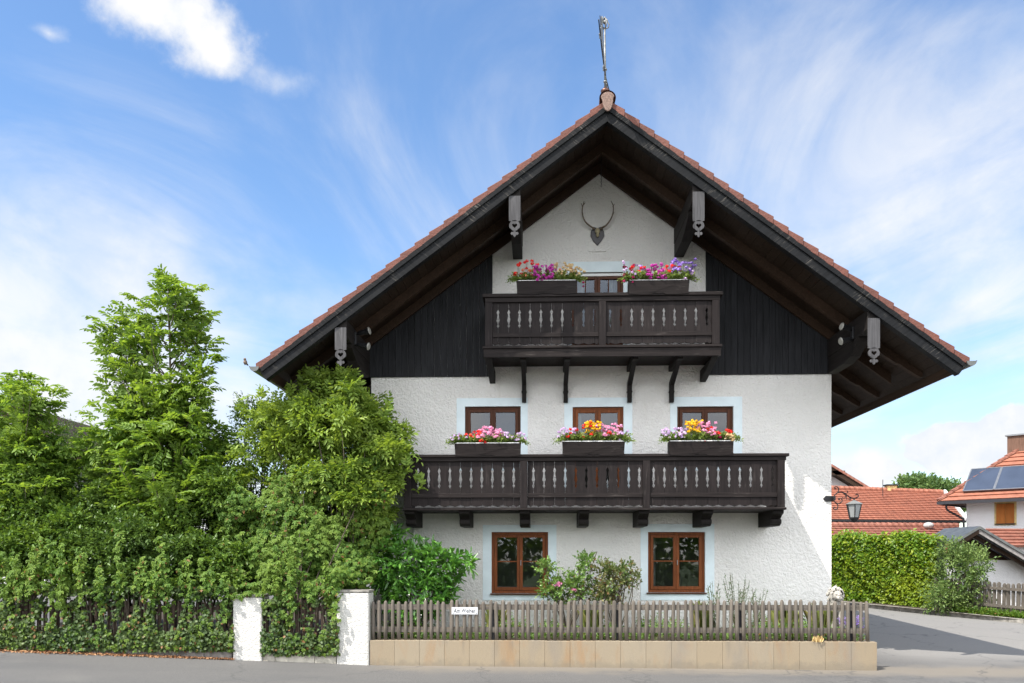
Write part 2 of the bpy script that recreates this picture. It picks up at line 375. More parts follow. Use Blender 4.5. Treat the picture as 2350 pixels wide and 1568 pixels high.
BALC_X = m_wood('balcony_wood_long', (0.0155, 0.0118, 0.0112), 'x', (0.12, 0.105, 0.095), 0.65)
BALC_Z = m_wood('balcony_wood_upright', (0.0145, 0.0110, 0.0108), 'z', (0.10, 0.085, 0.078), 0.5)
BRKT = m_wood('bracket_wood', (0.016, 0.0135, 0.0125), 'y', contrast=0.35)
GREYBD = m_wood('silvered_board', (0.072, 0.070, 0.073), 'z', (0.2, 0.2, 0.2), 0.4, contrast=0.4)
FRAME = m_wood('brown_window_frame', (0.20, 0.062, 0.020), 'z', rough=0.45, contrast=0.3)
FRAME_D = m_wood('dark_window_frame', (0.085, 0.032, 0.016), 'z', rough=0.45, contrast=0.3)
PICK = m_wood('weathered_picket', (0.140, 0.122, 0.102), 'z', (0.28, 0.23, 0.19), 0.4, contrast=0.4, rough=0.85)
PICK_X = m_wood('weathered_rail', (0.12, 0.105, 0.09), 'x', (0.30, 0.22, 0.06), 0.5, contrast=0.4, rough=0.85)
PICK_D = m_wood('brown_picket', (0.065, 0.047, 0.036), 'z', contrast=0.4, rough=0.85)
TILE = m_tile('roof_tile', (0.128, 0.041, 0.027), 'y', 0.3, 0.3)
TILE_R = m_tile('roof_tile_orange', (0.30, 0.110, 0.066), 'x', 0.30, 0.2, 0.15)
TILE_O = m_tile('roof_tile_weathered', (0.27, 0.105, 0.070), 'x', 0.30, 0.3, 0.35)
ZINC = m_plain('zinc_gutter', (0.13, 0.135, 0.13), 0.45, 0.6, 0.2, 5, 0.05)
IRON = m_plain('wrought_iron', (0.025, 0.025, 0.027), 0.5, 0.5, 0.2, 20, 0.1)
IRON_G = m_plain('weathered_iron', (0.20, 0.20, 0.19), 0.5, 0.5, 0.3, 20, 0.1)
BROWNM = m_plain('brown_copper', (0.11, 0.055, 0.04), 0.4, 0.6, 0.2, 8, 0.05)
GLASS = m_glass('window_glass')
FROST = m_plain('frosted_glass', (0.27, 0.285, 0.285), 0.25, 0, 0.08, 6, 0.02)
ASPH = m_asphalt(); SAND = m_sandstone()
CONC = m_plain('old_concrete', (0.24, 0.225, 0.20), 0.9, 0, 0.35, 7, 0.5)
CONC_P = m_plain('pale_concrete', (0.42, 0.39, 0.33), 0.9, 0, 0.3, 6, 0.5)
KERB = m_plain('kerb_stone', (0.15, 0.14, 0.13), 0.9, 0, 0.35, 9, 0.5)
SOIL = m_ground('soil', (0.035, 0.024, 0.016), (0.075, 0.055, 0.035), 5)
FIELD = m_ground('meadow', (0.035, 0.075, 0.015), (0.07, 0.11, 0.025), 0.6)
BARK = m_plain('bark', (0.12, 0.095, 0.07), 0.9, 0, 0.35, 14, 0.6)
TWIG = m_plain('green_twig', (0.10, 0.09, 0.045), 0.8, 0, 0.3, 14, 0.3)
LINER = m_plain('white_liner', (0.78, 0.78, 0.76), 0.6, 0, 0.04, 4, 0.05)
CURT = m_plain('white_curtain', (0.42, 0.43, 0.43), 0.9, 0, 0.1, 8, 0.1)
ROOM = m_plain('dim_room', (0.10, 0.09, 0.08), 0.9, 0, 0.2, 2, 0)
STONE = m_plain('pale_cast_stone', (0.34, 0.32, 0.285), 0.85, 0, 0.2, 22, 0.4)
ENAMEL = m_plain('white_enamel', (0.75, 0.76, 0.78), 0.35, 0, 0.05, 6, 0.03)
BLACKP = m_plain('black_paint', (0.02, 0.02, 0.025), 0.5, 0, 0.1, 6, 0)
BONE = m_plain('bone', (0.42, 0.36, 0.22), 0.6, 0, 0.3, 25, 0.2)
ANTL = m_plain('antler', (0.14, 0.10, 0.06), 0.6, 0, 0.4, 30, 0.4)
PANEL = m_plain('solar_glass', (0.09, 0.11, 0.15), 0.15, 0.5, 0.15, 1, 0)
ALU = m_plain('aluminium', (0.25, 0.255, 0.26), 0.4, 0.8, 0.1, 6, 0)
SHUT = m_wood('orange_shutter', (0.38, 0.13, 0.03), 'z', contrast=0.2)
OCHRE = m_plain('ochre_paint', (0.55, 0.42, 0.18), 0.85, 0, 0.2, 6, 0.05)
LENS = m_plain('lamp_lens', (0.28, 0.27, 0.24), 0.2, 0, 0.1, 10, 0.05)
NWALL = m_stucco('neighbour_render', (0.74, 0.73, 0.73), 0.3, 1.0)
RUST = m_wood('red_brown_boards', (0.09, 0.025, 0.018), 'z', contrast=0.4)
BIRD = m_plain('sparrow_feathers', (0.16, 0.12, 0.09), 0.8, 0, 0.5, 60, 0.1)

LF_ASH = m_leaf('ash_leaf', ((0.070, 0.135, 0.018), (0.115, 0.200, 0.026), (0.180, 0.265, 0.038)), 0.45)
LF_ELDER = m_leaf('elder_leaf', ((0.085, 0.150, 0.018), (0.140, 0.220, 0.028), (0.210, 0.285, 0.042)), 0.36, patch=0.9)
LF_DARK = m_leaf('privet_leaf', ((0.030, 0.066, 0.012), (0.056, 0.108, 0.018), (0.100, 0.165, 0.030)), 0.25, 0.4)
LF_MID = m_leaf('hedge_leaf', ((0.042, 0.090, 0.013), (0.076, 0.140, 0.020), (0.130, 0.205, 0.032)), 0.3, 0.42)
LF_IVY = m_leaf('ivy_leaf', ((0.020, 0.042, 0.012), (0.040, 0.072, 0.020), (0.080, 0.118, 0.032)), 0.2, 0.5, 1.5, 0.3, dead=0.05)
LF_CREEP = m_leaf('creeper_leaf', ((0.042, 0.096, 0.011), (0.074, 0.145, 0.016), (0.135, 0.200, 0.026)), 0.34, 0.55, 1.3, 0.22, dead=0.03)
LF_LAUREL = m_leaf('laurel_leaf', ((0.035, 0.11, 0.016), (0.062, 0.175, 0.024), (0.11, 0.25, 0.035)), 0.22, 0.25, 2.0, 0.7)
LF_ROSE = m_leaf('rose_leaf', ((0.055, 0.12, 0.020), (0.090, 0.175, 0.030), (0.15, 0.235, 0.05)), 0.25, 0.4, 3.0, 0.5, dead=0.06)
LF_ROSER = m_leaf('reddish_rose_leaf', ((0.06, 0.11, 0.025), (0.10, 0.16, 0.04), (0.17, 0.15, 0.06)), 0.25, 0.4, 3.0, 0.4, dead=0.1)
LF_HERB = m_leaf('grey_green_leaf', ((0.07, 0.11, 0.055), (0.10, 0.15, 0.075), (0.14, 0.20, 0.10)), 0.25, 0.6)
LF_HORN = m_leaf('hornbeam_leaf', ((0.055, 0.115, 0.009), (0.100, 0.185, 0.012), (0.22, 0.27, 0.018)), 0.34, 0.38, 0.7)
LF_FAR = m_leaf('far_leaf', ((0.05, 0.10, 0.03), (0.08, 0.14, 0.04), (0.12, 0.18, 0.05)), 0.3, 0.6)
LF_SHRUB = m_leaf('dull_shrub_leaf', ((0.055, 0.105, 0.03), (0.10, 0.16, 0.04), (0.16, 0.22, 0.06)), 0.28, 0.5)
LF_GRASS = m_leaf('grass_blade', ((0.10, 0.15, 0.03), (0.18, 0.22, 0.05), (0.30, 0.27, 0.09)), 0.3, 0.6)
LF_STRAW = m_leaf('straw_blade', ((0.36, 0.25, 0.09), (0.48, 0.35, 0.14), (0.55, 0.42, 0.2)), 0.2, 0.7)
LF_DRY = m_leaf('dry_leaf', ((0.15, 0.07, 0.03), (0.27, 0.13, 0.06), (0.42, 0.24, 0.12)), 0.1, 0.8)
PT = dict(red=m_petal('red_petal', (0.72, 0.020, 0.015), (0.85, 0.06, 0.03)), pink=m_petal('pink_petal', (0.74, 0.30, 0.48), (0.86, 0.50, 0.66)),
          magenta=m_petal('magenta_petal', (0.52, 0.045, 0.36), (0.66, 0.12, 0.50)), yellow=m_petal('yellow_petal', (0.78, 0.50, 0.02), (0.85, 0.62, 0.05)),
          violet=m_petal('violet_petal', (0.30, 0.16, 0.62), (0.60, 0.45, 0.82)), salmon=m_petal('salmon_petal', (0.72, 0.20, 0.10), (0.80, 0.36, 0.18)),
          cream=m_petal('cream_petal', (0.66, 0.50, 0.26), (0.74, 0.62, 0.38)), crimson=m_petal('crimson_petal', (0.38, 0.015, 0.08), (0.5, 0.03, 0.14)),
          lilac=m_petal('lilac_petal', (0.60, 0.42, 0.66), (0.74, 0.60, 0.78)))
LF_BOX = m_leaf('geranium_leaf', ((0.07, 0.125, 0.02), (0.13, 0.20, 0.035), (0.22, 0.28, 0.07)), 0.3, 0.55)
#@@FOLIAGE
# ------------------------------------------------------------------ leaves
def unit(v): return v/np.maximum(np.linalg.norm(v, axis=-1, keepdims=True), 1e-9)
UP = np.array([0., 0., 1.])
class Fol:
    """collects leaves (base, direction, normal, length, width) and builds them as one mesh"""
    def __init__(s): s.a = []
    def add(s, Pb, Dl, Nn, L, W):
        n = len(Pb); L = np.broadcast_to(np.asarray(L, float), (n,)); W = np.broadcast_to(np.asarray(W, float), (n,))
        s.a.append((np.asarray(Pb, float), Dl, Nn, L, W)); return s
    def count(s): return sum(len(q[0]) for q in s.a)
    def build(s, name, mat, parent=None, fold=0.12, curl=0.18, keep=None):
        Pb, Dl, Nn, L, W = [np.concatenate(k) for k in zip(*s.a)]
        if keep is not None:
            k = keep(Pb); Pb, Dl, Nn, L, W = Pb[k], Dl[k], Nn[k], L[k], W[k]
        Dl = unit(Dl); S = unit(np.cross(Dl, Nn)); Nn = np.cross(S, Dl)
        L = L[:, None]; W = W[:, None]; n = len(Pb)
        q = np.empty((n, 6, 3))
        q[:, 0] = Pb
        q[:, 1] = Pb+Dl*L*.33+S*W*.5+Nn*W*fold; q[:, 2] = Pb+Dl*L*.70+S*W*.38+Nn*(W*fold-L*curl*.3)
        q[:, 3] = Pb+Dl*L-Nn*L*curl
        q[:, 4] = Pb+Dl*L*.70-S*W*.38+Nn*(W*fold-L*curl*.3); q[:, 5] = Pb+Dl*L*.33-S*W*.5+Nn*W*fold
        off = np.array(root_loc(parent)) if parent else np.zeros(3)
        q = (q-off).reshape(-1, 3)
        base = np.arange(n)[:, None]*6
        f = np.concatenate([base+np.array([0, 1, 2, 3]), base+np.array([0, 3, 4, 5])], axis=1).reshape(-1)
        me = bpy.data.meshes.new(name); me.vertices.add(n*6); me.vertices.foreach_set('co', q.reshape(-1))
        me.loops.add(len(f)); me.loops.foreach_set('vertex_index', f.astype(np.int32))
        me.polygons.add(n*2); me.polygons.foreach_set('loop_start', np.arange(n*2, dtype=np.int32)*4)
        me.polygons.foreach_set('loop_total', np.full(n*2, 4, dtype=np.int32)); me.update(calc_edges=True); me.validate()
        return link_mesh(name, me, mat, parent)
def rnd(n): return unit(R.normal(size=(n, 3)))
def shoots(fol, S, Dr, Ln, k, L, W, ang=0.9, droop=0.1, up=0.7, jit=0.3, t0=0.15):
    """k leaves alternately along each of n shoots"""
    S = np.asarray(S, float); Dr = unit(np.asarray(Dr, float)); n = len(S); Ln = np.broadcast_to(np.asarray(Ln, float), (n,))
    A = unit(np.cross(Dr, rnd(n))); B = np.cross(Dr, A)
    for i in range(k):
        t = t0+(1-t0)*(i+R.uniform(0.2, 0.8, n))/k
        pos = S+Dr*(Ln*t)[:, None]; pos[:, 2] -= droop*Ln*t*t
        ph = i*2.4+R.normal(0, .3, n)
        sd = A*np.cos(ph)[:, None]+B*np.sin(ph)[:, None]
        a = ang*(1-0.45*t)[:, None]
        dl = unit(Dr*np.cos(a)+sd*np.sin(a)+R.normal(0, jit, (n, 3))-UP*0.10)
        nn = unit(UP*up+rnd(n)*(1.05-up)+sd*0.1)
        fol.add(pos, dl, nn, L*R.uniform(.5, 1.3, n), W*R.uniform(.55, 1.25, n))
def pinnate(fol, S, Dr, Nn, Ln, pairs, L, W, droop=0.25):
    S = np.asarray(S, float); Dr = unit(Dr); n = len(S); Ln = np.broadcast_to(np.asarray(Ln, float), (n,))
    Sd = unit(np.cross(Dr, Nn)); Nn = np.cross(Sd, Dr)
    for i in range(pairs+1):
        t = np.full(n, .22+.78*i/pairs)
        pos = S+Dr*(Ln*t)[:, None]; pos[:, 2] -= droop*Ln*t*t
        dcur = unit(Dr-UP*(2*droop*t)[:, None])
        sc = 0.75+0.5*math.sin(math.pi*min(1, (i+.7)/pairs))*.6
        if i == pairs:
            fol.add(pos, dcur, Nn+rnd(n)*.2, L*sc*R.uniform(.8, 1.1, n), W*sc); continue
        for sg in (-1, 1):
            dl = unit(dcur*.55+Sd*sg*.85-UP*.12+R.normal(0, .13, (n, 3)))
            fol.add(pos, dl, unit(Nn+rnd(n)*.28), L*sc*R.uniform(.8, 1.1, n), W*sc*R.uniform(.85, 1.15, n))
def in_ellipsoids(n, els, lo=0.55, hi=1.0, cut=0.55):
    """n points in the outer shell of a union of ellipsoids (c, r) and their outward directions"""
    vol = np.array([(r[0]*r[1]*r[2])**(2/3) for c, r in els]); pr = vol/vol.sum()
    out, dr = [], []
    C = np.array([c for c, r in els], float); RR = np.array([r for c, r in els], float)
    need = n
    while need > 0:
        idx = R.choice(len(els), need*2, p=pr); d = rnd(need*2)
        rad = R.uniform(lo**3, hi**3, need*2)**(1/3)
        p = C[idx]+d*RR[idx]*rad[:, None]
        q = np.linalg.norm((p[:, None]-C[None])/RR[None], axis=2).min(axis=1)
        ok = (q > cut) | (R.uniform(size=len(p)) < 0.12)
        p, g = p[ok][:need], unit(d[ok]/RR[idx[ok]])[:need]
        out.append(p); dr.append(g); need -= len(p)
    return np.concatenate(out), np.concatenate(dr)
def clumps(els, n, f):
    """break each big ellipsoid into smaller clumps spread over it"""
    out = []
    for c, r in els:
        vol = (r[0]*r[1]*r[2])**(1/3); m = max(4, int(n*vol/.8)); d = rnd(m)
        for i in range(m):
            k = R.uniform(.45, .95); s = f*R.uniform(.6, 1.35)
            out.append((tuple(np.array(c)+d[i]*np.array(r)*k), tuple(np.array(r)*s*np.array([1.15, 1.0, .8]))))
    return out
def limbs(mb, base, tips, r0, r1=0.006, bend=0.25, n=5):
    base = Vector(base)
    for t in tips:
        t = Vector(t); mid = base.lerp(t, .5)+Vector((R.normal(0, bend*.3), R.normal(0, bend*.3), abs(R.normal(0, bend*.3))))
        path = spline([base, mid, t], 4); m = len(path)
        mb.tube(path, [r0+(r1-r0)*i/(m-1) for i in range(m)], n)

# ------------------------------------------------------------------ ground, road, kerbs
def gz(x):
    if x < -3: return 0.035*min(-3-x, 22)
    return -0.006*min(x+3, 40)
def rise(x, y): return max(0, min(.03, .0283-.0056*(x-10.1)))*max(0, min(y, 40)-1)
def sheet(name, x0, x1, y0, y1, dz, mat, nx=60, ny=2):
    mb = MB(); xs = np.linspace(x0, x1, nx); ys = np.linspace(y0, y1, ny)
    mb.v = [(x, y, gz(x)+dz+(rise(x, y) if name == 'road' else 0)) for y in ys for x in xs]
    mb.f = [(j*nx+i, j*nx+i+1, (j+1)*nx+i+1, (j+1)*nx+i) for j in range(ny-1) for i in range(nx-1)]
    o = mb.build(name, mat); return tag(o, kind='structure')
sheet('ground', -900, 900, -300, 1800, -0.6, FIELD, 181, 4)
sheet('road', -45, 70, -34, 60, 0.0, ASPH, 116, 95)

XL = PX(852, 0); XR = PX(1908, 0)            # house walls
YF = -2.13                                   # plane of the gable bargeboards
YS = -2.3                                    # plane of the garden wall and fence
X0 = (P(1390, 282, YF).x + P(1377.5, 405, 0).x)/2
ZB = PZ(1390, 282, YF)                       # underside of the bargeboards at the ridge
TAN = 0.741; COS = math.cos(math.atan(TAN)); SIN = math.sin(math.atan(TAN))
HALF = (P(2188, 864, YF).x - P(608, 871, YF).x)/2 + 0.02
YB = 12.0                                    # back of the house
ZCL = PZ(1380, 863, 0)                       # lower edge of the dark cladding
def zb(x): return ZB - TAN*abs(x-X0)

# ------------------------------------------------------------------ the house
house = thing('chalet_house', 'white roughcast alpine house with dark timber gable and two carved balconies', 'house', (X0, 0, 0))
# windows: frame edges (u0, u1, top, bottom), band edges, kind
WINS = [dict(f=(1128, 1258, 1221, 1362), s=(1108, 1277, 1205, 1378), m=FRAME, mun=True, curt=(0.0, 0.0)),
        dict(f=(1487, 1618, 1221, 1360), s=(1470, 1639, 1203, 1378), m=FRAME, mun=True, curt=(0.25, 0.0)),
        dict(f=(1067, 1195, 933, 1062), s=(1048, 1211, 914, 1080), m=FRAME_D, mun=False, curt=(0.0, 0.0)),
        dict(f=(1314, 1431, 934, 1160), s=(1295, 1451, 913, 1160), m=FRAME, mun=False, curt=(0.3, 0.0)),
        dict(f=(1554, 1683, 933, 1062), s=(1538, 1703, 911, 1080), m=FRAME_D, mun=False, curt=(0.0, 0.0)),
        dict(f=(1312, 1430.5, 625, 800), s=(1300, 1445, 601, 800), m=FRAME_D, mun=False, curt=(0.5, 0.5), roller=616)]
for w in WINS:
    for k in ('f', 's'):
        u0, u1, v0, v1 = w[k]; um = (u0+u1)/2
        w[k] = (PX(u0, 0), PX(u1, 0), PZ(um, v1, 0), PZ(um, v0, 0))       # x0 x1 z0 z1
def wall_mesh():
    xs = sorted({XL, XR, X0} | {w['f'][i] for w in WINS for i in (0, 1)})
    mb = MB()
    for a, b in zip(xs, xs[1:]):
        if b-a < 1e-4: continue
        xm = (a+b)/2; holes = sorted([(w['f'][2], w['f'][3]) for w in WINS if w['f'][0]-1e-4 < xm < w['f'][1]+1e-4])
        z = -0.15
        for h0, h1 in holes + [(None, None)]:
            ta, tb = (zb(a)+0.05, zb(b)+0.05) if h0 is None else (h0, h0)
            mb.add([(a, 0, z), (b, 0, z), (b, 0, tb), (a, 0, ta)], [(0, 1, 2, 3)]); z = h1
    for w in WINS:                                                        # reveals
        x0, x1, z0, z1 = w['f']; d = 0.22
        mb.add([(x0,0,z0),(x1,0,z0),(x1,0,z1),(x0,0,z1),(x0,d,z0),(x1,d,z0),(x1,d,z1),(x0,d,z1)],
               [(0,1,5,4),(1,2,6,5),(2,3,7,6),(3,0,4,7)])
    # the other three walls
    e = lambda x: zb(x)+0.05
    mb.add([(XL,0,-.15),(XL,YB,-.15),(XL,YB,e(XL)),(XL,0,e(XL))], [(0,1,2,3)])
    mb.add([(XR,0,-.15),(XR,YB,-.15),(XR,YB,e(XR)),(XR,0,e(XR))], [(0,1,2,3)])
    mb.add([(XL,YB,-.15),(XR,YB,-.15),(XR,YB,e(XR)),(X0,YB,ZB),(XL,YB,e(XL))], [(0,1,2,3,4)])
    return mb
wall = wall_mesh().build('wall', WHITE, house)
pq = MB(); a = P(1350.5, 579, 0); b = P(1391, 570, 0); pq.box(a.x, b.x, -0.03, 0.0-0.0005, a.z, b.z)
pq.build('plaque', WHITE, wall, bevel=0.012)
# dark vertical boards either side of the white middle
for (ua, ub) in ((852, 1130.5), (1619, 1908)):
    mb = MB(); xa, xb = PX(ua, 0), PX(ub, 0)
    if ua < 1000: xa -= 0.03
    else: xb += 0.03
    n = 20 if ua > 1000 else 19; w_ = (xb-xa)/n
    for i in range(n):
        p, q = xa+i*w_+0.003, xa+(i+1)*w_-0.003; y = -0.030-0.006*(i % 2)-0.003*random.random()
        mb.prism([(p, y, ZCL), (q, y, ZCL), (q, y, zb(q)+.03), (p, y, zb(p)+.03)], (0, -y-0.002, 0))
    mb.build('gable_cladding', DARK, house)
def make_window(w):
    x0, x1, z0, z1 = w['f']; s0, s1, t0, t1 = w['s']; fm = w['m']
    sb = MB(); y = -0.012
    for (a, b, c, d) in ((s0, x0, t0, t1), (x1, s1, t0, t1), (x0, x1, z1, t1), (x0, x1, t0, z0)):
        if d-c > 0.01 and b-a > 0.01: sb.box(a, b, y, -0.0008, c, d)
    if 'roller' in w: z1 = PZ(1370, 627, 0)
    root = MB(); fw = 0.055; yf0, yf1 = 0.05, 0.12
    g = 0.002
    for (a, b, c, d) in ((x0+g, x0+fw, z0+g, z1-g), (x1-fw, x1-g, z0+g, z1-g), (x0+fw, x1-fw, z1-fw, z1-g), (x0+fw, x1-fw, z0+g, z0+fw)):
        root.box(a, b, yf0, yf1, c, d)
    fr = root.build('window_frame', fm, house, bevel=0.006)
    sb.build('window_band', SURR, fr)
    xm = (x0+x1)/2; cas = MB(); cw = 0.06
    panes = MB()
    for a, b in ((x0+fw+.003, xm-.002), (xm+.002, x1-fw-.003)):
        c, d = z0+fw+.003, z1-fw-.003
        cas.box(a, a+cw, 0.032, 0.09, c, d); cas.box(b-cw, b, 0.032, 0.09, c, d)
        cas.box(a+cw, b-cw, 0.032, 0.09, c, c+cw+0.01); cas.box(a+cw, b-cw, 0.032, 0.09, d-cw, d)
        if w['mun']: cas.box(a+cw, b-cw, 0.045, 0.085, c+(d-c)*0.52-.013, c+(d-c)*0.52+.013)
        if 'roller' in w: cas.box((a+b)/2-.02, (a+b)/2+.005, 0.06, 0.085, c+cw, d-cw)
        panes.add([(a+cw, .068, c+cw), (b-cw, .068, c+cw), (b-cw, .068, d-cw), (a+cw, .068, d-cw)], [(0, 1, 2, 3)])
    cas.build('casement', fm, fr, bevel=0.005)
    panes.build('pane', GLASS, fr)
    if w['mun']:
        sl = MB(); sl.box(x0-.03, x1+.03, -0.07, 0.05, z0-.028, z0-.001); sl.build('sill', FRAME_D, fr, bevel=0.006)
        hd = MB(); hd.box(xm+.012, xm+.03, .005, .031, (z0+z1)/2-.06, (z0+z1)/2+.05); hd.build('handle', ALU, fr, bevel=0.004)
    if 'roller' in w:
        rb = MB(); zr = w['f'][3]; rb.box(x0+.003, x1-.003, 0.02, 0.12, z1+.001, zr-.075); rb.build('roller_box', LINER, fr, bevel=0.01)
    for k, cv in enumerate(w['curt']):
        if cv <= 0: continue
        cb = MB(); wd = (xm-x0-fw)*cv; a = x0+fw if k == 0 else x1-fw-wd
        m = 24; vs = []
        for i in range(m+1):
            xx = a+wd*i/m; yy = 0.24+0.025*math.sin(i*1.7)+0.01*math.sin(i*.6)
            vs += [(xx, yy, z0), (xx, yy, z1)]
        cb.add(vs, [(2*i, 2*i+2, 2*i+3, 2*i+1) for i in range(m)]); cb.build('curtain', CURT, fr)
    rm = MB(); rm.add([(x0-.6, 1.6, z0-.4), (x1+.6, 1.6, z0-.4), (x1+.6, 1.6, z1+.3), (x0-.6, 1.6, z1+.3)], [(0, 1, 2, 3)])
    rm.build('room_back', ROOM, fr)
for w in WINS: make_window(w)

# roof: boards, tiles, bargeboards, rafters, purlins, gutters
roof = MB(); sof = MB(); raf = MB(); vt = MB()
yA, yZ = YF-0.02, YB+1.2
NC = 24
for sg in (-1, 1):
    xe = X0+sg*(HALF+0.13)
    zz = lambda d, o: ZB-TAN*d+o
    # soffit planking seen from below, laid along the house
    nb = 44; stp = HALF/nb
    for i in range(nb):
        d0, d1 = i*stp, (i+1)*stp-0.004
        sof.prism([(X0+sg*d0, yA+.03, zz(d0, .205)), (X0+sg*d1, yA+.03, zz(d1, .205)), (X0+sg*d1, yA+.03, zz(d1, .235)), (X0+sg*d0, yA+.03, zz(d0, .235))], (0, yZ-yA-.03, 0))
    stp = (HALF+.13)/NC
    for i in range(NC):
        d0, d1 = i*stp, (i+1)*stp+0.05
        roof.prism([(X0+sg*d0, yA, zz(d0, .345)), (X0+sg*d1, yA, zz(d1, .40)), (X0+sg*d1, yA, zz(d1, .43)), (X0+sg*d0, yA, zz(d0, .375))], (0, yZ-yA, 0))
        # verge tile with its downturned flange
        fl = 0.005 if i % 2 else 0.0
        vt.prism([(X0+sg*d0, 0, zz(d0, .262)), (X0+sg*(d1-.012), 0, zz(d1, .295)), (X0+sg*d1, 0, zz(d1, .43)), (X0+sg*d0, 0, zz(d0, .385))], (0, .03, 0))
        b0 = len(vt.v)-8
        for j in range(b0, b0+8): 
            x, y, z = vt.v[j]; dd = abs(x-X0); k = (dd-d0)/(d1-d0)
            vt.v[j] = (x, y+yA-0.045-0.018*k, z)
rf = roof.build('roof', TILE, house)
vt.build('verge_tile', TILE, rf, bevel=0.008)
sof.build('soffit', SOFF, rf)
deck = MB()
for sg in (-1, 1):
    deck.prism([(X0, yA+.03, ZB+.236), (X0+sg*(HALF+.05), yA+.03, ZB-TAN*(HALF+.05)+.236), (X0+sg*(HALF+.05), yA+.03, ZB-TAN*(HALF+.05)+.335), (X0, yA+.03, ZB+.335)], (0, yZ-yA-.03, 0))
deck.build('roof_boarding', SOFF, rf)
for sg, m in ((-1, BARGE_L), (1, BARGE_R)):
    mb = MB(); d = HALF
    mb.prism([(X0, YF-.045, ZB), (X0+sg*d, YF-.045, ZB-TAN*d), (X0+sg*(d+.10), YF-.045, ZB-TAN*(d+.10)+.20), (X0, YF-.045, ZB+.20)], (0, .15, 0))
    mb.prism([(X0, YF-.075, ZB+.192), (X0+sg*(d+.07), YF-.075, ZB-TAN*(d+.07)+.192), (X0+sg*(d+.12), YF-.075, ZB-TAN*(d+.12)+.30), (X0, YF-.075, ZB+.30)], (0, .045, 0))
    mb.build('bargeboard', m, rf, bevel=0.006)
ys_r = [-.98, -.10] + [1.05+1.1*i for i in range(10)] + [YB+1.0]
for k, y in enumerate(ys_r):
    mb = MB()
    for sg in (-1, 1):
        if k == 1:
            d1 = HALF-.35; pts = [(0, 0), (d1, 0), (d1, .203), (0, .203)]
        else:      # scrolled tail
            d1 = HALF-.12
            pts = [(0, 0), (d1-.62, 0), (d1-.5, .02), (d1-.42, .055), (d1-.36, .045), (d1-.28, .05), (d1-.12, .07), (d1-.03, .09), (d1, .13), (d1, .203), (0, .203)]
        mb.prism([(X0+sg*a, y-.06, ZB-TAN*a+h) for a, h in pts], (0, .12 if k != 1 else .07, 0))
    mb.build('rafter', RAFT, rf)
# ridge tiles with a closing cap
mb = MB()
zr = ZB+.40
prof = [(0.135*math.cos(a), 0.125*math.sin(a)) for a in np.linspace(-0.35, math.pi+0.35, 14)]
nseg = 38; ln = (yZ-yA+.1)/nseg
for i in range(nseg):
    y0 = yA-.08+i*ln; k0, k1 = (1.12, 1.0)
    vs = [(X0+x*k0, y0, zr+z*k0) for x, z in prof]+[(X0+x*k1, y0+ln+.03, zr+z*k1) for x, z in prof]
    m = len(prof); mb.add(vs, [(j, j+1, m+j+1, m+j) for j in range(m-1)])
mb.build('ridge_tile', TILE, rf)
mb = MB(); mb.prism([(X0+.125*math.cos(a)*(1.0 if math.sin(a) > 0 else .8), yA-.115, zr-.02+(.115 if math.sin(a) > 0 else .24)*math.sin(a)) for a in np.linspace(0, 2*math.pi, 20)[:-1]], (0, .03, 0))
mb.build('ridge_cap', m_plain('pale_clay', (0.19, 0.125, 0.10), 0.85, 0, 0.35, 30, 0.3), rf, bevel=0.01)
for sg in (-1, 1):
    mb = MB(); xg = X0+sg*(HALF+.20); zg = ZB-TAN*(HALF+.13)+.33; r = .088
    m = 12; arc = [(r*math.cos(a), r*math.sin(a)) for a in np.linspace(math.pi, 2*math.pi, m)]
    y0, y1 = YF-.10, yZ
    vs = []
    for y in (y0, y1):
        vs += [(xg+x, y, zg+z) for x, z in arc]+[(xg+x*.93, y, zg+z*.93) for x, z in arc[::-1]]
    q = 2*m; mb.add(vs, [(j, (j+1) % q, q+(j+1) % q, q+j) for j in range(q)])
    mb.prism([(xg+x, y0-.004, zg+z) for x, z in arc], (0, .012, 0))                      # end cap
    mb.tube([(xg-sg*-r, y0, zg), (xg-sg*-r, y1, zg)], .011, 6)                             # rolled bead
    for i in range(12):                                                                  # joint sleeves
        y = y0+.9+i*1.05; mb.prism([(xg+x*1.06, y, zg+z*1.06) for x, z in arc], (0, .05, 0))
    mb.build('gutter', ZINC, rf)
    fb = MB(); xa = X0+sg*(HALF-.02); fb.box(min(xa, xa+sg*.03), max(xa, xa+sg*.03), YF+.11, yZ, ZB-TAN*HALF+.05, ZB-TAN*HALF+.215); fb.build('eaves_board', RAFT, rf)
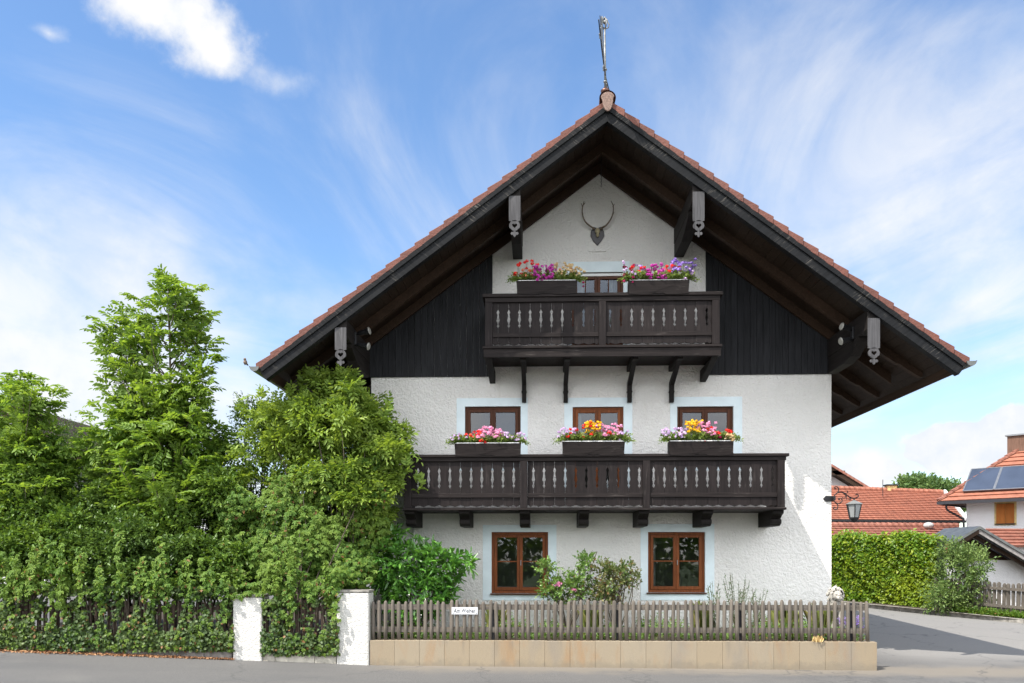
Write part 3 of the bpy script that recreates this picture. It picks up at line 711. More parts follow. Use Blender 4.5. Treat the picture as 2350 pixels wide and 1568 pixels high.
# purlins with a silvered ornament board on each end
def ornament(xc, zt, h, wd, y):
    """board with stepped lower end, ring with heart opening and a small fleur below"""
    mb = MB(); w2 = wd/2
    mb.box(xc-w2, xc+w2, y, y+.035, zt-h, zt)
    z0 = zt-h
    # neck
    mb.prism([(xc-w2*.95, y, z0+.0), (xc-w2*1.02, y, z0-.03), (xc-w2*.75, y, z0-.045), (xc+w2*.75, y, z0-.045), (xc+w2*1.02, y, z0-.03), (xc+w2*.95, y, z0)], (0, .035, 0))
    # ring: outer outline minus heart, as a strip
    rc = z0-.125; n = 28; outer, inner = [], []
    for i in range(n):
        t = 2*math.pi*i/n
        ox, oz = w2*.95*math.sin(t), .098*math.cos(t)
        if math.cos(t) < -.5: ox *= .8
        hx = 16*math.sin(t)**3/17*.052; hz = (13*math.cos(t)-5*math.cos(2*t)-2*math.cos(3*t)-math.cos(4*t))/17*.05
        outer.append((ox, oz)); inner.append((hx, hz))
    vs = [(xc+a, y, rc+b) for a, b in outer]+[(xc+a, y, rc+b) for a, b in inner]
    vs += [(a, y+.035, c) for a, _, c in vs]
    fs = []
    for i in range(n):
        j = (i+1) % n
        fs += [(i, j, n+j, n+i), (2*n+i, 3*n+i, 3*n+j, 2*n+j), (i, 2*n+i, 2*n+j, j), (n+i, n+j, 3*n+j, 3*n+i)]
    mb.add(vs, fs)
    k = rc-.085
    half = [(.02, .0), (.018, -.035), (.055, -.03), (.075, -.055), (.055, -.085), (.03, -.08), (.02, -.105), (.0, -.125)]
    pts = [(xc+a, y+.003, k+b) for a, b in half]+[(xc-a, y+.003, k+b) for a, b in half[::-1][1:]]
    mb.prism(pts, (0, .029, 0)); return mb
PUR = [(1181, 435, 500, 596), (1603, 435, 500, 596), (782, 742, 797, 865), (2005, 735, 793, 864)]
for u, vt0, vb0, vw in PUR:
    p = P(u, vb0, YF); xc = p.x; zt = zb(xc)+.14 if True else 0
    zbot = PZ(u, vw, 0) if False else EYE+(HZ-vw)*(D)/F
    mb = MB(); w2 = .105; ztop = zb(xc)+.10
    zm = ztop-(ztop-zbot)*.5
    mb.prism([(xc-w2, YF+.02, ztop), (xc-w2, YF+.02, zm), (xc-w2, YF+.30, zm-.03), (xc-w2, YF+.42, zm-.02), (xc-w2, 0-.002, zm-.02), (xc-w2, -.002, ztop)], (2*w2, 0, 0))
    w3 = w2-.006
    mb.prism([(xc-w3, YF+.46, zm-.023), (xc-w3, YF+.50, zm-.10), (xc-w3, YF+.85, zbot+.06), (xc-w3, YF+1.25, zbot), (xc-w3, -.002, zbot), (xc-w3, -.002, zm-.023)], (2*w3, 0, 0))
    pu = mb.build('purlin', BRKT, rf, bevel=0.012)
    zbd = PZ(u, vb0, YF-.06); zbt = zb(xc)+.03+(-.0)
    ornament(xc, zbt-.02-TAN*.1, (zbt-.02-TAN*.1)-zbd, .21, YF-.02).build('ornament_board', GREYBD, pu)

# ------------------------------------------------------------------ balconies
def slot_prof(h):
    """half width of the cut-out at height fraction h (0 top, 1 bottom)"""
    tab = [(0, 0.0), (.04, .006), (.16, .027), (.27, .012), (.42, .018), (.58, .030), (.72, .012), (.79, .007), (.87, .024), (.97, .004), (1, 0)]
    for (a, b), (c, d) in zip(tab, tab[1:]):
        if h <= c: return b+(d-b)*(h-a)/(c-a)
    return 0
def board_panel(xs, y, z0, z1, s0, s1, gap=.0015):
    """boards between the slot positions xs; slots cut from s1 (top) to s0"""
    mb = MB(); hs = [0, .04, .10, .16, .27, .35, .42, .5, .58, .65, .72, .79, .83, .87, .97, 1]
    for a, b, ca, cb in xs:
        lo = random.uniform(0, .004); yy = y+random.uniform(-.004, .004)
        m = (a+b)/2
        left = [(a+gap, z1)]+[(a+gap+(slot_prof(h) if ca else 0), s1+(s0-s1)*h) for h in hs]+[(a+gap, z0+.03)]
        right = [(b-gap, z0+.03)]+[(b-gap-(slot_prof(h) if cb else 0), s1+(s0-s1)*h) for h in hs[::-1]]+[(b-gap, z1)]
        # three horizontal strips would be wasteful: build as quads between left and right outlines
        L_, R_ = left, right[::-1]; n = len(L_); vs = []
        for (xa, za), (xb, zb_) in zip(L_, R_): vs += [(xa, yy, za), (xb, yy, zb_), (xa, yy+.022, za), (xb, yy+.022, zb_)]
        fs = []
        for i in range(n-1):
            p, q = 4*i, 4*i+4
            fs += [(p, p+1, q+1, q), (p+2, q+2, q+3, p+3), (p, q, q+2, p+2), (p+1, p+3, q+3, q+1)]
        fs += [(0, 2, 3, 1)]
        b0 = 4*(n-1); vs += [(m, yy, z0+lo), (m, yy+.022, z0+lo)]; t = len(vs)-2
        fs += [(b0, b0+1, t), (b0+2, t+1, b0+3), (b0, t, t+1, b0+2), (b0+1, b0+3, t+1, t)]
        mb.add(vs, fs)
    return mb
def balcony(YBk, uref, rail, posts, bays, vs, deckv, fascia, brk):
    """rail: (u0,u1,top,bottom); posts: list of (u0,u1); bays: list of slot u lists; vs: slot top/bottom, lower rail, board bottom"""
    z = lambda v: PZ(uref, v, YBk); X = lambda u: PX(u, YBk)
    mb = MB(); x0, x1 = X(rail[0]), X(rail[1]); zt, zl = z(rail[2]), z(rail[3])
    dk = MB(); xa, xb = X(posts[0][0])-.03, X(posts[-1][1])+.03
    if fascia:
        zd0, zd1 = z(deckv[0])-.05, z(deckv[0])
        dk.box(xa-.02, xb+.02, YBk-.06, -.003, zd0, zd1)
    else:
        zd0, zd1 = z(deckv[1]), z(deckv[0]); dk.box(xa, xb, YBk-.05, -.003, zd0, zd1)
    root = dk.build('balcony', BALC_X, house, bevel=0.008)
    if fascia:
        fb = MB(); zf = z(fascia); fb.box(xa, xb, YBk-.03, YBk+.02, zf+.085, zd0-.001)
        fb.box(xa+.005, xb-.005, YBk-.045, YBk+.02, zf, zf+.083)
        for xx in (xa, xb-.05): fb.box(xx+.001, xx+.049, YBk+.021, -.05, zf+.02, zd0-.001)
        # underside boards, set up inside the fascia, with two long beams
        fb.box(xa+.05, xb-.05, YBk+.022, -.04, zf+.10, zf+.125)
        fb.build('fascia', BALC_X, root, bevel=0.006)
    # handrail: cap on a thick rail, returning along both ends
    h = zt-zl
    mb.box(x0, x1, YBk-.075, YBk+.10, zt-h*.42, zt); mb.box(x0+.05, x1-.05, YBk-.045, YBk+.07, zl, zt-h*.42-.0015)
    for xx, yy in ((x0, 0), (x1-.16, 0)):
        mb.box(xx+.001, xx+.159, YBk+.101, -.04, zt-h*.42, zt-.001); mb.box(xx+.04, xx+.12, YBk+.071, -.04, zl, zt-h*.42-.0015)
    mb.build('handrail', BALC_X, root, bevel=0.008)
    for a, b in posts:
        pb = MB(); pb.box(X(a), X(b), YBk-.05, YBk+.06, zd1, zl-.001); pb.build('post', BALC_Z, root, bevel=0.006)
    for i, sl in enumerate(bays):
        e0, e1 = X(posts[i][1])+.002, X(posts[i+1][0])-.002
        xs = [e0]+[X(u) for u in sl]+[e1]
        bl = [(a, b, k > 0, k < len(xs)-2) for k, (a, b) in enumerate(zip(xs, xs[1:]))]
        pn = board_panel(bl, YBk-.005, z(vs[3]), zl+.02, z(vs[1]), z(vs[0])).build('railing_panel', BALC_Z, root)
        lr = MB(); a, b = vs[2]; lr.box(e0, e1, YBk-.032, YBk-.0065, z(b), z(a)); lr.build('lower_rail', BALC_X, root, bevel=0.005)
    # end panels
    for xx in (X(posts[0][0])+.02, X(posts[-1][1])-.045):
        n = 5; d = (-YBk-.15)/n; ep = MB()
        for k in range(n):
            y0 = YBk+.065+k*d; ep.box(xx, xx+.022, y0+.002, y0+d-.002, z(vs[3])+.01, zl+.02)
        ep.build('end_panel', BALC_Z, root)
    return root, zd0
lo = balcony(-1.20, 1360, (918, 1809, 1043, 1058.5), [(928, 945), (1193.5, 1210.5), (1475, 1491.5), (1783, 1800)],
        [[959.2+24.4*k for k in range(10)], [1224.2+24.3*k for k in range(11)], [1500+24.75*k for k in range(12)]],
        (1072, 1121, (1132, 1142), 1163), (1165, 1171), None, None)
up = balcony(-1.25, 1380, (1107.5, 1658, 674, 693), [(1113.5, 1130.5), (1374, 1390.5), (1633.5, 1650.5)],
        [[1143+24.55*k for k in range(10)], [1400.5+24.6*k for k in range(10)]],
        (708, 751.5, (763.5, 773), 791), (793.5, 800), 819.5, None)
# scrolled brackets under the lower balcony
zt = lo[1]-.001
for u in (939, 1064, 1204, 1341, 1479, 1626, 1788):
    xc = PX(u, -1.16); hh = .30
    pr = [(-.002, 0), (-1.13, 0), (-1.13, -.06), (-1.09, -.075), (-1.00, -.10), (-.93, -.15), (-.91, -.165), (-.97, -.17), (-.985, -.20), (-.97, -.255), (-.94, -.26), (-.90, -.285), (-.84, -.30), (-.002, -.30)]
    mb = MB(); mb.prism([(xc-.10, y, zt+z_) for y, z_ in pr], (.20, 0, 0)); mb.build('bracket', BRKT, lo[0], bevel=0.006)
# stub joists and raking struts under the upper balcony
zt = up[1]-.13
for u in (1203, 1298, 1444, 1540):
    xc = PX(u, 0); mb = MB(); zs = PZ(u, 925, 0)
    zu = PZ(1380, 819.5, -1.25)+.098
    mb.box(xc-.055, xc+.055, -1.15, -.002, zu-.12, zu)
    w2 = .045
    mb.prism([(xc-w2, -.86, zu-.122), (xc-w2, -.98, zu-.122), (xc-w2, -.15, zs+.34), (xc-w2, -.11, zs), (xc-w2, -.003, zs), (xc-w2, -.003, zs+.42)], (2*w2, 0, 0))
    mb.box(xc-.055, xc+.055, -.125, -.004, zs+.20, zs+.23)
    mb.build('strut', BRKT, up[0], bevel=0.006)
for sg, u in ((1, 1122), (-1, 1642)):      # end knees: wedge from the front fascia back to the wall
    xo = PX(u, -1.25); zf = PZ(1380, 819.5, -1.25)-.002
    mb = MB(); mb.prism([(xo-.06, -1.22, zf), (xo-.06, -1.14, zf-.02), (xo-.06, -.2, zf-.21), (xo-.06, -.003, zf-.24), (xo-.06, -.003, zf)], (.12, 0, 0))
    mb.build('bracket', BRKT, up[0], bevel=0.006)
# conduit on the wall below the lower balcony
mb = MB(); a = P(950, 1170, -.03); b = P(950, 1330, -.03); mb.tube([a, b], .022, 8); a = P(880, 1172, -.03); mb.tube([a, P(948, 1172, -.03)], .012, 6)
mb.build('conduit', LINER, house, smooth=True)
#@@OBJECTS
# ------------------------------------------------------------------ flower boxes on the balcony rails
def flower_box(u0, u1, vt, vb, Y, label, heads, trail, hgt):
    xa, xb = PX(u0, Y), PX(u1, Y); um = (u0+u1)/2; z1 = PZ(um, vt, Y); z0 = PZ(um, vb, Y)
    root = thing('flower_box', label, 'flower box', ((xa+xb)/2, Y, z0), 'flower boxes on the balcony rails')
    mb = MB(); d = .20; dn = .028
    n = 16; bot = []
    for i in range(n+1):                     # wavy lower edge with a notch in the middle
        t = i/n; c = abs(t-.5)*2
        zz = z0+.020*math.sin(c*math.pi)*-1+.02
        if c < .13: zz = z0+.035-.05*(1-c/.13)*.4
        bot.append((xa+dn*.6+(xb-xa-1.2*dn)*t, Y-.005, zz))
    mb.prism([(xb, Y-.03, z1), (xa, Y-.03, z1)]+bot, (0, .022, 0))
    mb.box(xa+.03, xb-.03, Y+d, Y+d+.02, z0+.02, z1); mb.box(xa+.012, xa+.03, Y-.005, Y+d, z0+.02, z1); mb.box(xb-.03, xb-.012, Y-.005, Y+d, z0+.02, z1)
    mb.box(xa+.03, xb-.03, Y-.0, Y+d, z0+.02, z0+.04)
    mb.build('planter', BALC_X, root)
    lb = MB(); lb.box(xa+.035, xb-.035, Y+.0, Y+d-.005, z0+.05, z1+.018); lb.build('liner', LINER, root)
    # foliage: upright shoots plus trailers over the front and the ends
    w = xb-xa; fo = Fol(); n = int(210*w/1.2)
    S = np.stack([R.uniform(xa+.03, xb-.03, n), R.uniform(Y+.03, Y+d-.03, n), np.full(n, z1)], 1)
    Dr = unit(np.stack([R.normal(0, .35, n)+ (S[:, 0]-(xa+xb)/2)/w*.9, R.normal(-.25, .4, n), np.full(n, 1.)], 1))
    shoots(fo, S, Dr, R.uniform(.12, hgt*.8, n), 8, .05, .036, 1.0, .25, .6)
    n2 = 46
    S2 = np.stack([np.where(R.uniform(size=n2) < .5, xa+R.uniform(-.02, .1, n2), xb+R.uniform(-.1, .02, n2)), R.uniform(Y-.02, Y+.12, n2), np.full(n2, z1+.05)], 1)
    D2 = unit(np.stack([np.sign(S2[:, 0]-(xa+xb)/2)*R.uniform(.4, 1.2, n2), R.normal(-.3, .2, n2), R.uniform(.0, .6, n2)], 1))
    shoots(fo, S2, D2, R.uniform(.12, .24, n2), 7, .038, .028, 1.0, .55, .6)
    fo.build('foliage', LF_BOX, root)
    sts = MB()
    cols = {}
    for col, a, b, k, lo_, hi_, rad in heads:
        for _ in range(int(k*1.7)):
            t = random.uniform(a, b); x = xa+w*t; yy = Y+random.uniform(-.08, d-.02)
            z = z1+hgt*random.uniform(lo_, hi_)*(1-.18*abs(t-.5))
            cols.setdefault(col, []).append((x, yy, z, rad*random.uniform(.95, 1.4)))
            if random.random() < .5 and z > z1: sts.tube([(x+random.gauss(0, .02), Y+.09, z1), (x, yy, z)], .0028, 4, False)
    sts.box(xa+.04, xb-.04, Y+.005, Y+d-.01, z1-.01, z1+.024); sts.build('planting', TWIG, root)
    for col, hs in cols.items():
        f = Fol(); C = np.array(hs); m = 24
        for _ in range(m):
            dd = rnd(len(C)); dd[:, 2] = np.abs(dd[:, 2])*.9-.25; dd = unit(dd)
            r = C[:, 3]
            t = unit(np.cross(dd, rnd(len(C))))
            f.add(C[:, :3]+dd*(r*R.uniform(.5, 1, len(C)))[:, None]-t*.012, t, dd, R.uniform(.018, .036, len(C)), R.uniform(.018, .034, len(C)))
        f.build(col+'_blossom', PT[col], root, .05, .1)
    return root
yb = -1.20-.085
flower_box(1043, 1196, 1018, 1048, yb, 'dark flower box on the lower balcony with pale pink and red geraniums, no yellow flowers',
    [('red', .02, .45, 6, .45, .8, .038), ('red', .4, .5, 2, -.1, .15, .045), ('pink', .35, .72, 26, .3, 1.0, .034), ('lilac', .68, 1.06, 20, .2, .7, .028), ('red', .62, .72, 2, .3, .5, .035), ('lilac', -.06, .2, 7, .2, .6, .024), ('salmon', .2, .4, 4, .3, .6, .026)], 0, .33)
flower_box(1290, 1434, 1014, 1046, yb, 'flower box in the middle of the lower balcony, yellow flowers between red and pink',
    [('yellow', .38, .62, 26, .5, 1.12, .026), ('red', .08, .5, 9, .15, 1.0, .036), ('red', .70, .85, 3, .3, .5, .036), ('pink', .55, .95, 22, .3, 1.0, .032), ('lilac', .85, 1.1, 10, .1, .6, .026), ('lilac', -.08, .25, 14, .3, .8, .026)], 0, .36)
flower_box(1534, 1683, 1013, 1046, yb, 'lower balcony flower box nearest the wall lantern, yellow, pink and red flowers',
    [('yellow', .26, .52, 26, .5, 1.15, .026), ('pink', .45, .75, 20, .3, 1.0, .034), ('lilac', -.10, .3, 26, .15, .75, .028), ('red', .62, .98, 7, .35, .8, .036), ('red', .55, .6, 2, -.05, .1, .04), ('crimson', .75, .85, 4, .2, .5, .032), ('cream', .85, 1.02, 8, .0, .4, .032)], 0, .36)
yb = -1.25-.085
flower_box(1185, 1325, 645, 676, yb, 'upper balcony flower box with magenta petunias between red geraniums and yellowish leaves',
    [('magenta', .28, .66, 42, .0, .85, .028), ('red', -.05, .35, 9, .3, 1.15, .034), ('salmon', .1, .3, 6, .2, .6, .034), ('red', .18, .24, 1, -.1, .0, .045), ('cream', .62, 1.12, 30, .3, 1.0, .024), ('salmon', .7, .95, 5, .4, .8, .026), ('crimson', 1.05, 1.12, 2, -.3, .0, .02)], 0, .36)
flower_box(1441, 1582, 644, 676, yb, 'upper balcony flower box with violet pansies at one end beside pink flowers',
    [('violet', .70, 1.12, 32, .3, 1.2, .028), ('magenta', .30, .62, 34, .1, .85, .028), ('red', .05, .3, 5, .5, .9, .036), ('red', .5, .9, 8, .3, .85, .036), ('crimson', -.08, .15, 7, -.1, .9, .03), ('lilac', -.1, .2, 7, .2, 1.2, .022), ('violet', .2, .3, 2, .6, .8, .03), ('lilac', .9, 1.15, 10, .0, .6, .022)], 0, .36)

# ------------------------------------------------------------------ antler trophy, chain
a0 = P(1371, 540, -.02)
tro = thing('antler_trophy', 'stag antlers and skull on a dark shield under the gable peak', 'antlers', (a0.x, -.01, a0.z))
sc = D/F                                     # metres per photo unit on the wall
q = lambda u, v, y=-.04: Vector((a0.x+(u-1371)*sc, y, a0.z-(v-540)*sc))
mb = MB(); mb.prism([q(u, v, -.035) for u, v in [(1362, 521), (1371, 524), (1380, 521), (1386, 532), (1387, 542), (1381, 553), (1371, 564), (1361, 553), (1355, 542), (1356, 532)]], (0, .034, 0)); mb.build('shield', m_plain('dark_varnish', (.03, .022, .022), .35, 0, .3, 8, .05), tro, bevel=.008)
mb = MB(); mb.ball(q(1371, 532, -.06), (.055, .05, .06), 10, 8); mb.ball(q(1371, 541, -.07), (.035, .035, .05), 8, 6); mb.build('skull', BONE, tro, smooth=True)
for pts, ti in (([(1364, 528), (1352, 522), (1341, 512), (1336, 497), (1336, 484), (1339, 472), (1340, 466)], [((1337, 480), (1333, 471)), ((1339, 474), (1343, 470))]),
                ([(1378, 528), (1390, 522), (1400, 510), (1405, 497), (1406, 482), (1403, 472), (1401, 466)], [((1400, 510), (1408, 493)), ((1405, 480), (1409, 474)), ((1379, 527), (1386, 523))])):
    mb = MB(); path = spline([q(u, v, -.07-.10*math.sin(min(1, i/6)*math.pi*.9)) for i, (u, v) in enumerate(pts)], 5); n = len(path)
    mb.tube(path, [.019-.013*i/(n-1) for i in range(n)], 7)
    for a, b in ti: mb.tube([q(*a, -.11), q(*b, -.13)], [.011, .004], 6)
    mb.build('antler', ANTL, tro, smooth=True)
c0 = P(1380, 357, -.95)
ch = MB()
for i in range(18):
    z = c0.z-.02-i*.034
    ch.tube([(c0.x+.012*math.cos(t)*(1 if i % 2 else .25), -.95+.012*math.cos(t)*(.25 if i % 2 else 1), z+.02*math.sin(t)) for t in np.linspace(0, 2*math.pi, 9)], .0035, 4, False)
tag(ch.build('chain', IRON, None), 'thin rusty chain hanging from the gable peak above the antlers', 'chain')

# ------------------------------------------------------------------ weather vane
wv0 = P(1389, 212, -1.75); yv = -1.75
vane = thing('weather_vane', 'tall wrought iron weather vane standing on the roof ridge', 'weather vane', tuple(wv0))
Z = lambda v: PZ(1389, v, yv)
mb = MB(); mb.lathe([(.02, -.10), (.05, -.06), (.105, .0), (.11, .03), (.07, .045), (.05, .075), (.028, .09)], (wv0.x, yv, wv0.z), 14); mb.v = [(wv0.x+(x-wv0.x)*.8, yv+(y-yv)*.8, z) for x, y, z in mb.v]; mb.build('base_knob', BROWNM, vane, smooth=True)
mb = MB(); mb.tube([(wv0.x, yv, wv0.z+.08), (wv0.x-.01, yv, Z(66))], [.020, .016], 8)
for v in (188, 160): mb.lathe([(.018, -.02), (.034, -.01), (.034, .01), (.018, .02)], (wv0.x, yv, Z(v)), 10)
mb.build('pole', IRON_G, vane, smooth=True)
mb = MB(); zc = Z(66)
for i in range(5):
    a = 2*math.pi*i/5
    mb.tube([(wv0.x-.01+math.cos(a)*r, yv+math.sin(a)*r, zc+h) for r, h in ((.012, .0), (.07, .02), (.082, .07), (.055, .12), (.05, .15), (.02, .19))], .011, 5)
mb.ball((wv0.x-.01, yv, zc+.20), .022, 8, 6); mb.ball((wv0.x-.01, yv, zc+.12), .035, 8, 6); mb.build('finial', IRON_G, vane, smooth=True)
# vane: rod and a pierced figure plate turned almost edge-on to the street
zr_ = Z(174)
f0 = Vector((P(1374, 44, yv-1.55).x-.0, yv-1.55, zr_+.05)); f1 = Vector((P(1400, 216, yv+.62).x, yv+.62, zr_))
mb = MB(); mb.tube([f1, (wv0.x, yv, zr_), f0.lerp(Vector((wv0.x, yv, zr_)), .45)+Vector((0, 0, -.05)), f0], .011, 6)
dv = (f0-Vector((wv0.x, yv, zr_))).normalized()
A = lambda s, h: Vector((wv0.x, yv, zr_))+dv*s+Vector((0, 0, h))
mb.build('vane_rod', IRON, vane, smooth=True)
mb = MB(); out = [(.25, .02), (.42, .02), (.5, .12), (.62, .05), (.78, .06), (.85, .0), (1.05, .03), (1.2, .1), (1.12, .17), (1.3, .25), (1.16, .28), (1.05, .2), (.92, .34), (1.0, .44), (.85, .46), (.78, .36), (.66, .42), (.58, .30), (.45, .34), (.4, .22), (.28, .2)]
sd = dv.cross(Vector((0, 0, 1))).normalized()*.012
mb.prism([A(s, h)-sd*.5 for s, h in out], sd); mb.build('vane_plate', IRON_G, vane)
mb = MB()
for s0, h0, s1, h1 in ((.1, -.02, .75, .55), (.8, .0, 1.45, -.18), (.2, .0, .6, -.22)):
    pth = spline([A(s0, h0), A((s0+s1)/2, h0+(h1-h0)*.2), A(s1, h1), A(s1-.06, h1+.06), A(s1-.1, h1)], 4); mb = MB(); mb.tube(pth, .008, 5); mb.build('scroll', IRON_G, vane, smooth=True)
for s0 in (-.2, -.45, -.6): mb = MB(); mb.tube(spline([A(s0, 0), A(s0+.05, .07), A(s0+.12, .05), A(s0+.1, .01)], 4), .012, 5); mb.build('scroll', IRON_G, vane, smooth=True)
# small bird on the gutter end
b0 = P(563, 838, YF-.06)
bird = MB(); bird.ball((b0.x, YF-.06, b0.z+.05), (.035, .05, .045), 10, 8); bird.ball((b0.x, YF-.085, b0.z+.10), .027, 10, 8); bird.prism([(b0.x-.012, YF-.02, b0.z+.05), (b0.x+.012, YF-.02, b0.z+.05), (b0.x+.015, YF+.07, b0.z+.02), (b0.x-.015, YF+.07, b0.z+.02)], (0, 0, .008)); bird.prism([(b0.x-.006, YF-.108, b0.z+.097), (b0.x+.006, YF-.108, b0.z+.097), (b0.x, YF-.128, b0.z+.095)], (0, 0, .01))
for s in (-.012, .012): bird.tube([(b0.x+s, YF-.06, b0.z+.02), (b0.x+s, YF-.06, b0.z-.005)], .004, 4)
tag(bird.build('bird', BIRD, None, smooth=True), 'small brown bird perched on the gutter end above the bushes', 'bird')

# ------------------------------------------------------------------ floodlights on the lower purlins
def floodlight(base, heads, label):
    root = thing('floodlight', label, 'floodlight', tuple(base), 'twin floodlights on the purlins')
    mb = MB(); mb.box(base.x-.02, base.x+.02, base.y-.05, base.y+.05, base.z-.12, base.z+.12); mb.build('mounting_plate', IRON, root, bevel=.006)
    for hp in heads:
        d = (hp-base); d = Vector((d.x, d.y, d.z*.35)).normalized(); tip = hp; st = hp-d*.24
        mb = MB(); mb.tube([base+Vector((0, 0, (hp.z-base.z)*.6)), st, st+d*.02, st+d*.10, st+d*.17, tip], [.02, .025, .045, .045, .055, .078], 14, False)
        h = mb.build('lamp_head', IRON, root, smooth=True)
        mb = MB(); mb.tube([tip-d*.006, tip+d*.012], [.076, .06], 14); mb.build('lens', LENS, h)
xr = P(2005, 735, YF).x-.105; xl = P(782, 742, YF).x+.105
yF = -1.45
b = Vector((xr-.021, yF, PZ(1965, 765, yF))); floodlight(b, [Vector((PX(1929, yF), yF-.05, PZ(1929, 751, yF))), Vector((PX(1927, yF), yF-.05, PZ(1927, 785, yF)))], 'twin floodlight under the eave on the wall lantern side of the house')
b = Vector((xl+.021, yF, PZ(815, 778, yF))); floodlight(b, [Vector((PX(849, yF), yF-.05, PZ(849, 761, yF))), Vector((PX(847, yF), yF-.05, PZ(847, 797, yF)))], 'twin floodlight under the eave above the tall green bush')

# ------------------------------------------------------------------ wall lantern
yl = -.10
lan0 = P(1960, 1143, yl)
lan = thing('wall_lantern', 'grey hexagonal lantern hanging from a scrolled iron arm at the house corner', 'lantern', (XR, yl, lan0.z))
mb = MB(); a = P(1892, 1150, yl); b = P(1917, 1138, yl); m_ = (a.z+b.z)/2
mb.prism([(a.x, -.03, m_), (a.x+.04, -.03, b.z-.015), (a.x+.06, -.03, b.z+.005), (XR+.03, -.03, b.z), (XR+.03, -.03, a.z), (a.x+.06, -.03, a.z-.005), (a.x+.04, -.03, a.z+.015)], (0, .028, 0))
mb.box(XR+.001, XR+.04, -.14, -.031, a.z+.01, b.z-.01); mb.build('wall_plate', IRON, lan, bevel=.005)
LZ = lambda x, y_: P(1970/1.04383+x*140/1568/1.04383, 1150/1.04383+y_*140/1568/1.04383, yl)   # zoomed detail grid
mb = MB()
arcs = [[(300, 510), (320, 420), (400, 350), (500, 325), (590, 350), (680, 420), (780, 480), (870, 490), (940, 470), (965, 420), (940, 380), (905, 385), (900, 410)],
        [(380, 370), (430, 300), (430, 220), (380, 180), (330, 200), (340, 235), (375, 235)],
        [(300, 510), (320, 580), (390, 630), (480, 620), (530, 560), (510, 500), (460, 490), (435, 515), (470, 530)],
        [(370, 620), (415, 690), (400, 770), (350, 800), (300, 770), (310, 735), (345, 740)],
        [(520, 330), (610, 400), (620, 460), (580, 485), (535, 470)],
        [(600, 360), (660, 350), (685, 320), (660, 290)], [(640, 390), (650, 480), (660, 530)], [(690, 440), (755, 500), (740, 540), (705, 510)]]
for k, ar in enumerate(arcs): mb.tube(spline([LZ(*t) for t in ar], 5), .011 if k < 4 else .008, 6)
mb.build('scrolled_arm', IRON, lan, smooth=True)
lc = LZ(850, 500); n6 = 6
hexp = lambda r, z, rot=0.3: [(lc.x+r*math.cos(rot+2*math.pi*i/6), yl+r*math.sin(rot+2*math.pi*i/6), z) for i in range(6)]
z_ap, z_rf, z_gl, z_bt = LZ(850, 540).z, LZ(850, 640).z, LZ(850, 1030).z, LZ(850, 1140).z
rw = (LZ(1085, 640)-LZ(850, 640)).x
mb = MB(); vs = hexp(rw, z_rf)+hexp(rw*.45, z_ap-.03)+hexp(.02, z_ap)+hexp(rw, z_rf-.012)
mb.add(vs, [(i, (i+1) % 6, 6+(i+1) % 6, 6+i) for i in range(6)]+[(6+i, 6+(i+1) % 6, 12+(i+1) % 6, 12+i) for i in range(6)]+[tuple(range(12, 18))]+[(18+i, 18+(i+1) % 6, (i+1) % 6, i) for i in range(6)]+[tuple(range(18, 24))])
mb.build('lantern_roof', m_plain('painted_grey', (.20, .21, .21), .6, .2, .1, 9, .05), lan)
mb = MB(); mb.tube([(lc.x, yl, z_ap-.01), (lc.x, yl, LZ(850, 490).z)], .014, 6); t0, t1 = hexp(rw*.86, z_rf-.012), hexp(rw*.52, z_gl)
for a, b in zip(t0, t1): mb.tube([a, b], .011, 5)
for ring, r_ in ((t0, .009), (t1, .012)): mb.tube(ring+[ring[0]], r_, 5)
vs = hexp(rw*.56, z_gl+.02)+hexp(rw*.5, z_gl-.02)+hexp(rw*.15, z_bt); mb.add(vs, [(6*k+i, 6*k+(i+1) % 6, 6*k+6+(i+1) % 6, 6*k+6+i) for k in (0, 1) for i in range(6)]+[tuple(range(12, 18)), tuple(range(6))])
mb.build('lantern_frame', IRON, lan)
mb = MB(); a, b = hexp(rw*.83, z_rf-.013), hexp(rw*.50, z_gl); mb.add(a+b, [(i, (i+1) % 6, 6+(i+1) % 6, 6+i) for i in range(6)]); mb.build('lantern_pane', FROST, lan)

# ------------------------------------------------------------------ sandstone wall, pillars, kerbs, fences
xs0, xs1 = PX(848, YS), PX(2013, YS); ztw = PZ(1430, 1472, YS)
mb = MB(); n = 20; w_ = (xs1-xs0)/n
for i in range(n):
    a, b = xs0+i*w_+.0015, xs0+(i+1)*w_-.0015; j = random.uniform(-.003, .003)
    mb.box(a, b, YS+j, YS+.30, gz(xs1)-.2, ztw+random.uniform(-.003, .003))
sw = mb.build('garden_wall', SAND, None, bevel=.004)
tag(sw, 'low sandstone slab wall carrying the grey picket fence along the road', 'wall')
def pillar(u0, u1, vt, vb, label, capo):
    x0, x1 = PX(u0, YS), PX(u1, YS); zt = PZ((u0+u1)/2, vt, YS)
    root = thing('gate_pillar', label, 'pillar', ((x0+x1)/2, YS, gz(x0)), 'white roughcast gate pillars')
    bm = bmesh.new(); nx, nz = 10, 22
    mbp = MB(); mbp.box(x0, x1, YS-.03, YS+.42, gz(x0)-.1, zt-.035); p = mbp.build('shaft', PILLAR, root, bevel=.03)
    mc = MB(); mc.box(x0-.004-capo, x1+.006, YS-.035, YS+.43, zt-.034, zt+.012); mc.build('cap', CONC, root, bevel=.012)
pillar(535, 602, 1366, 1521, 'white pillar between the two ivy covered fence sections', .0)
pillar(773, 847, 1356, 1524, 'white pillar touching the end of the sandstone wall', .08)
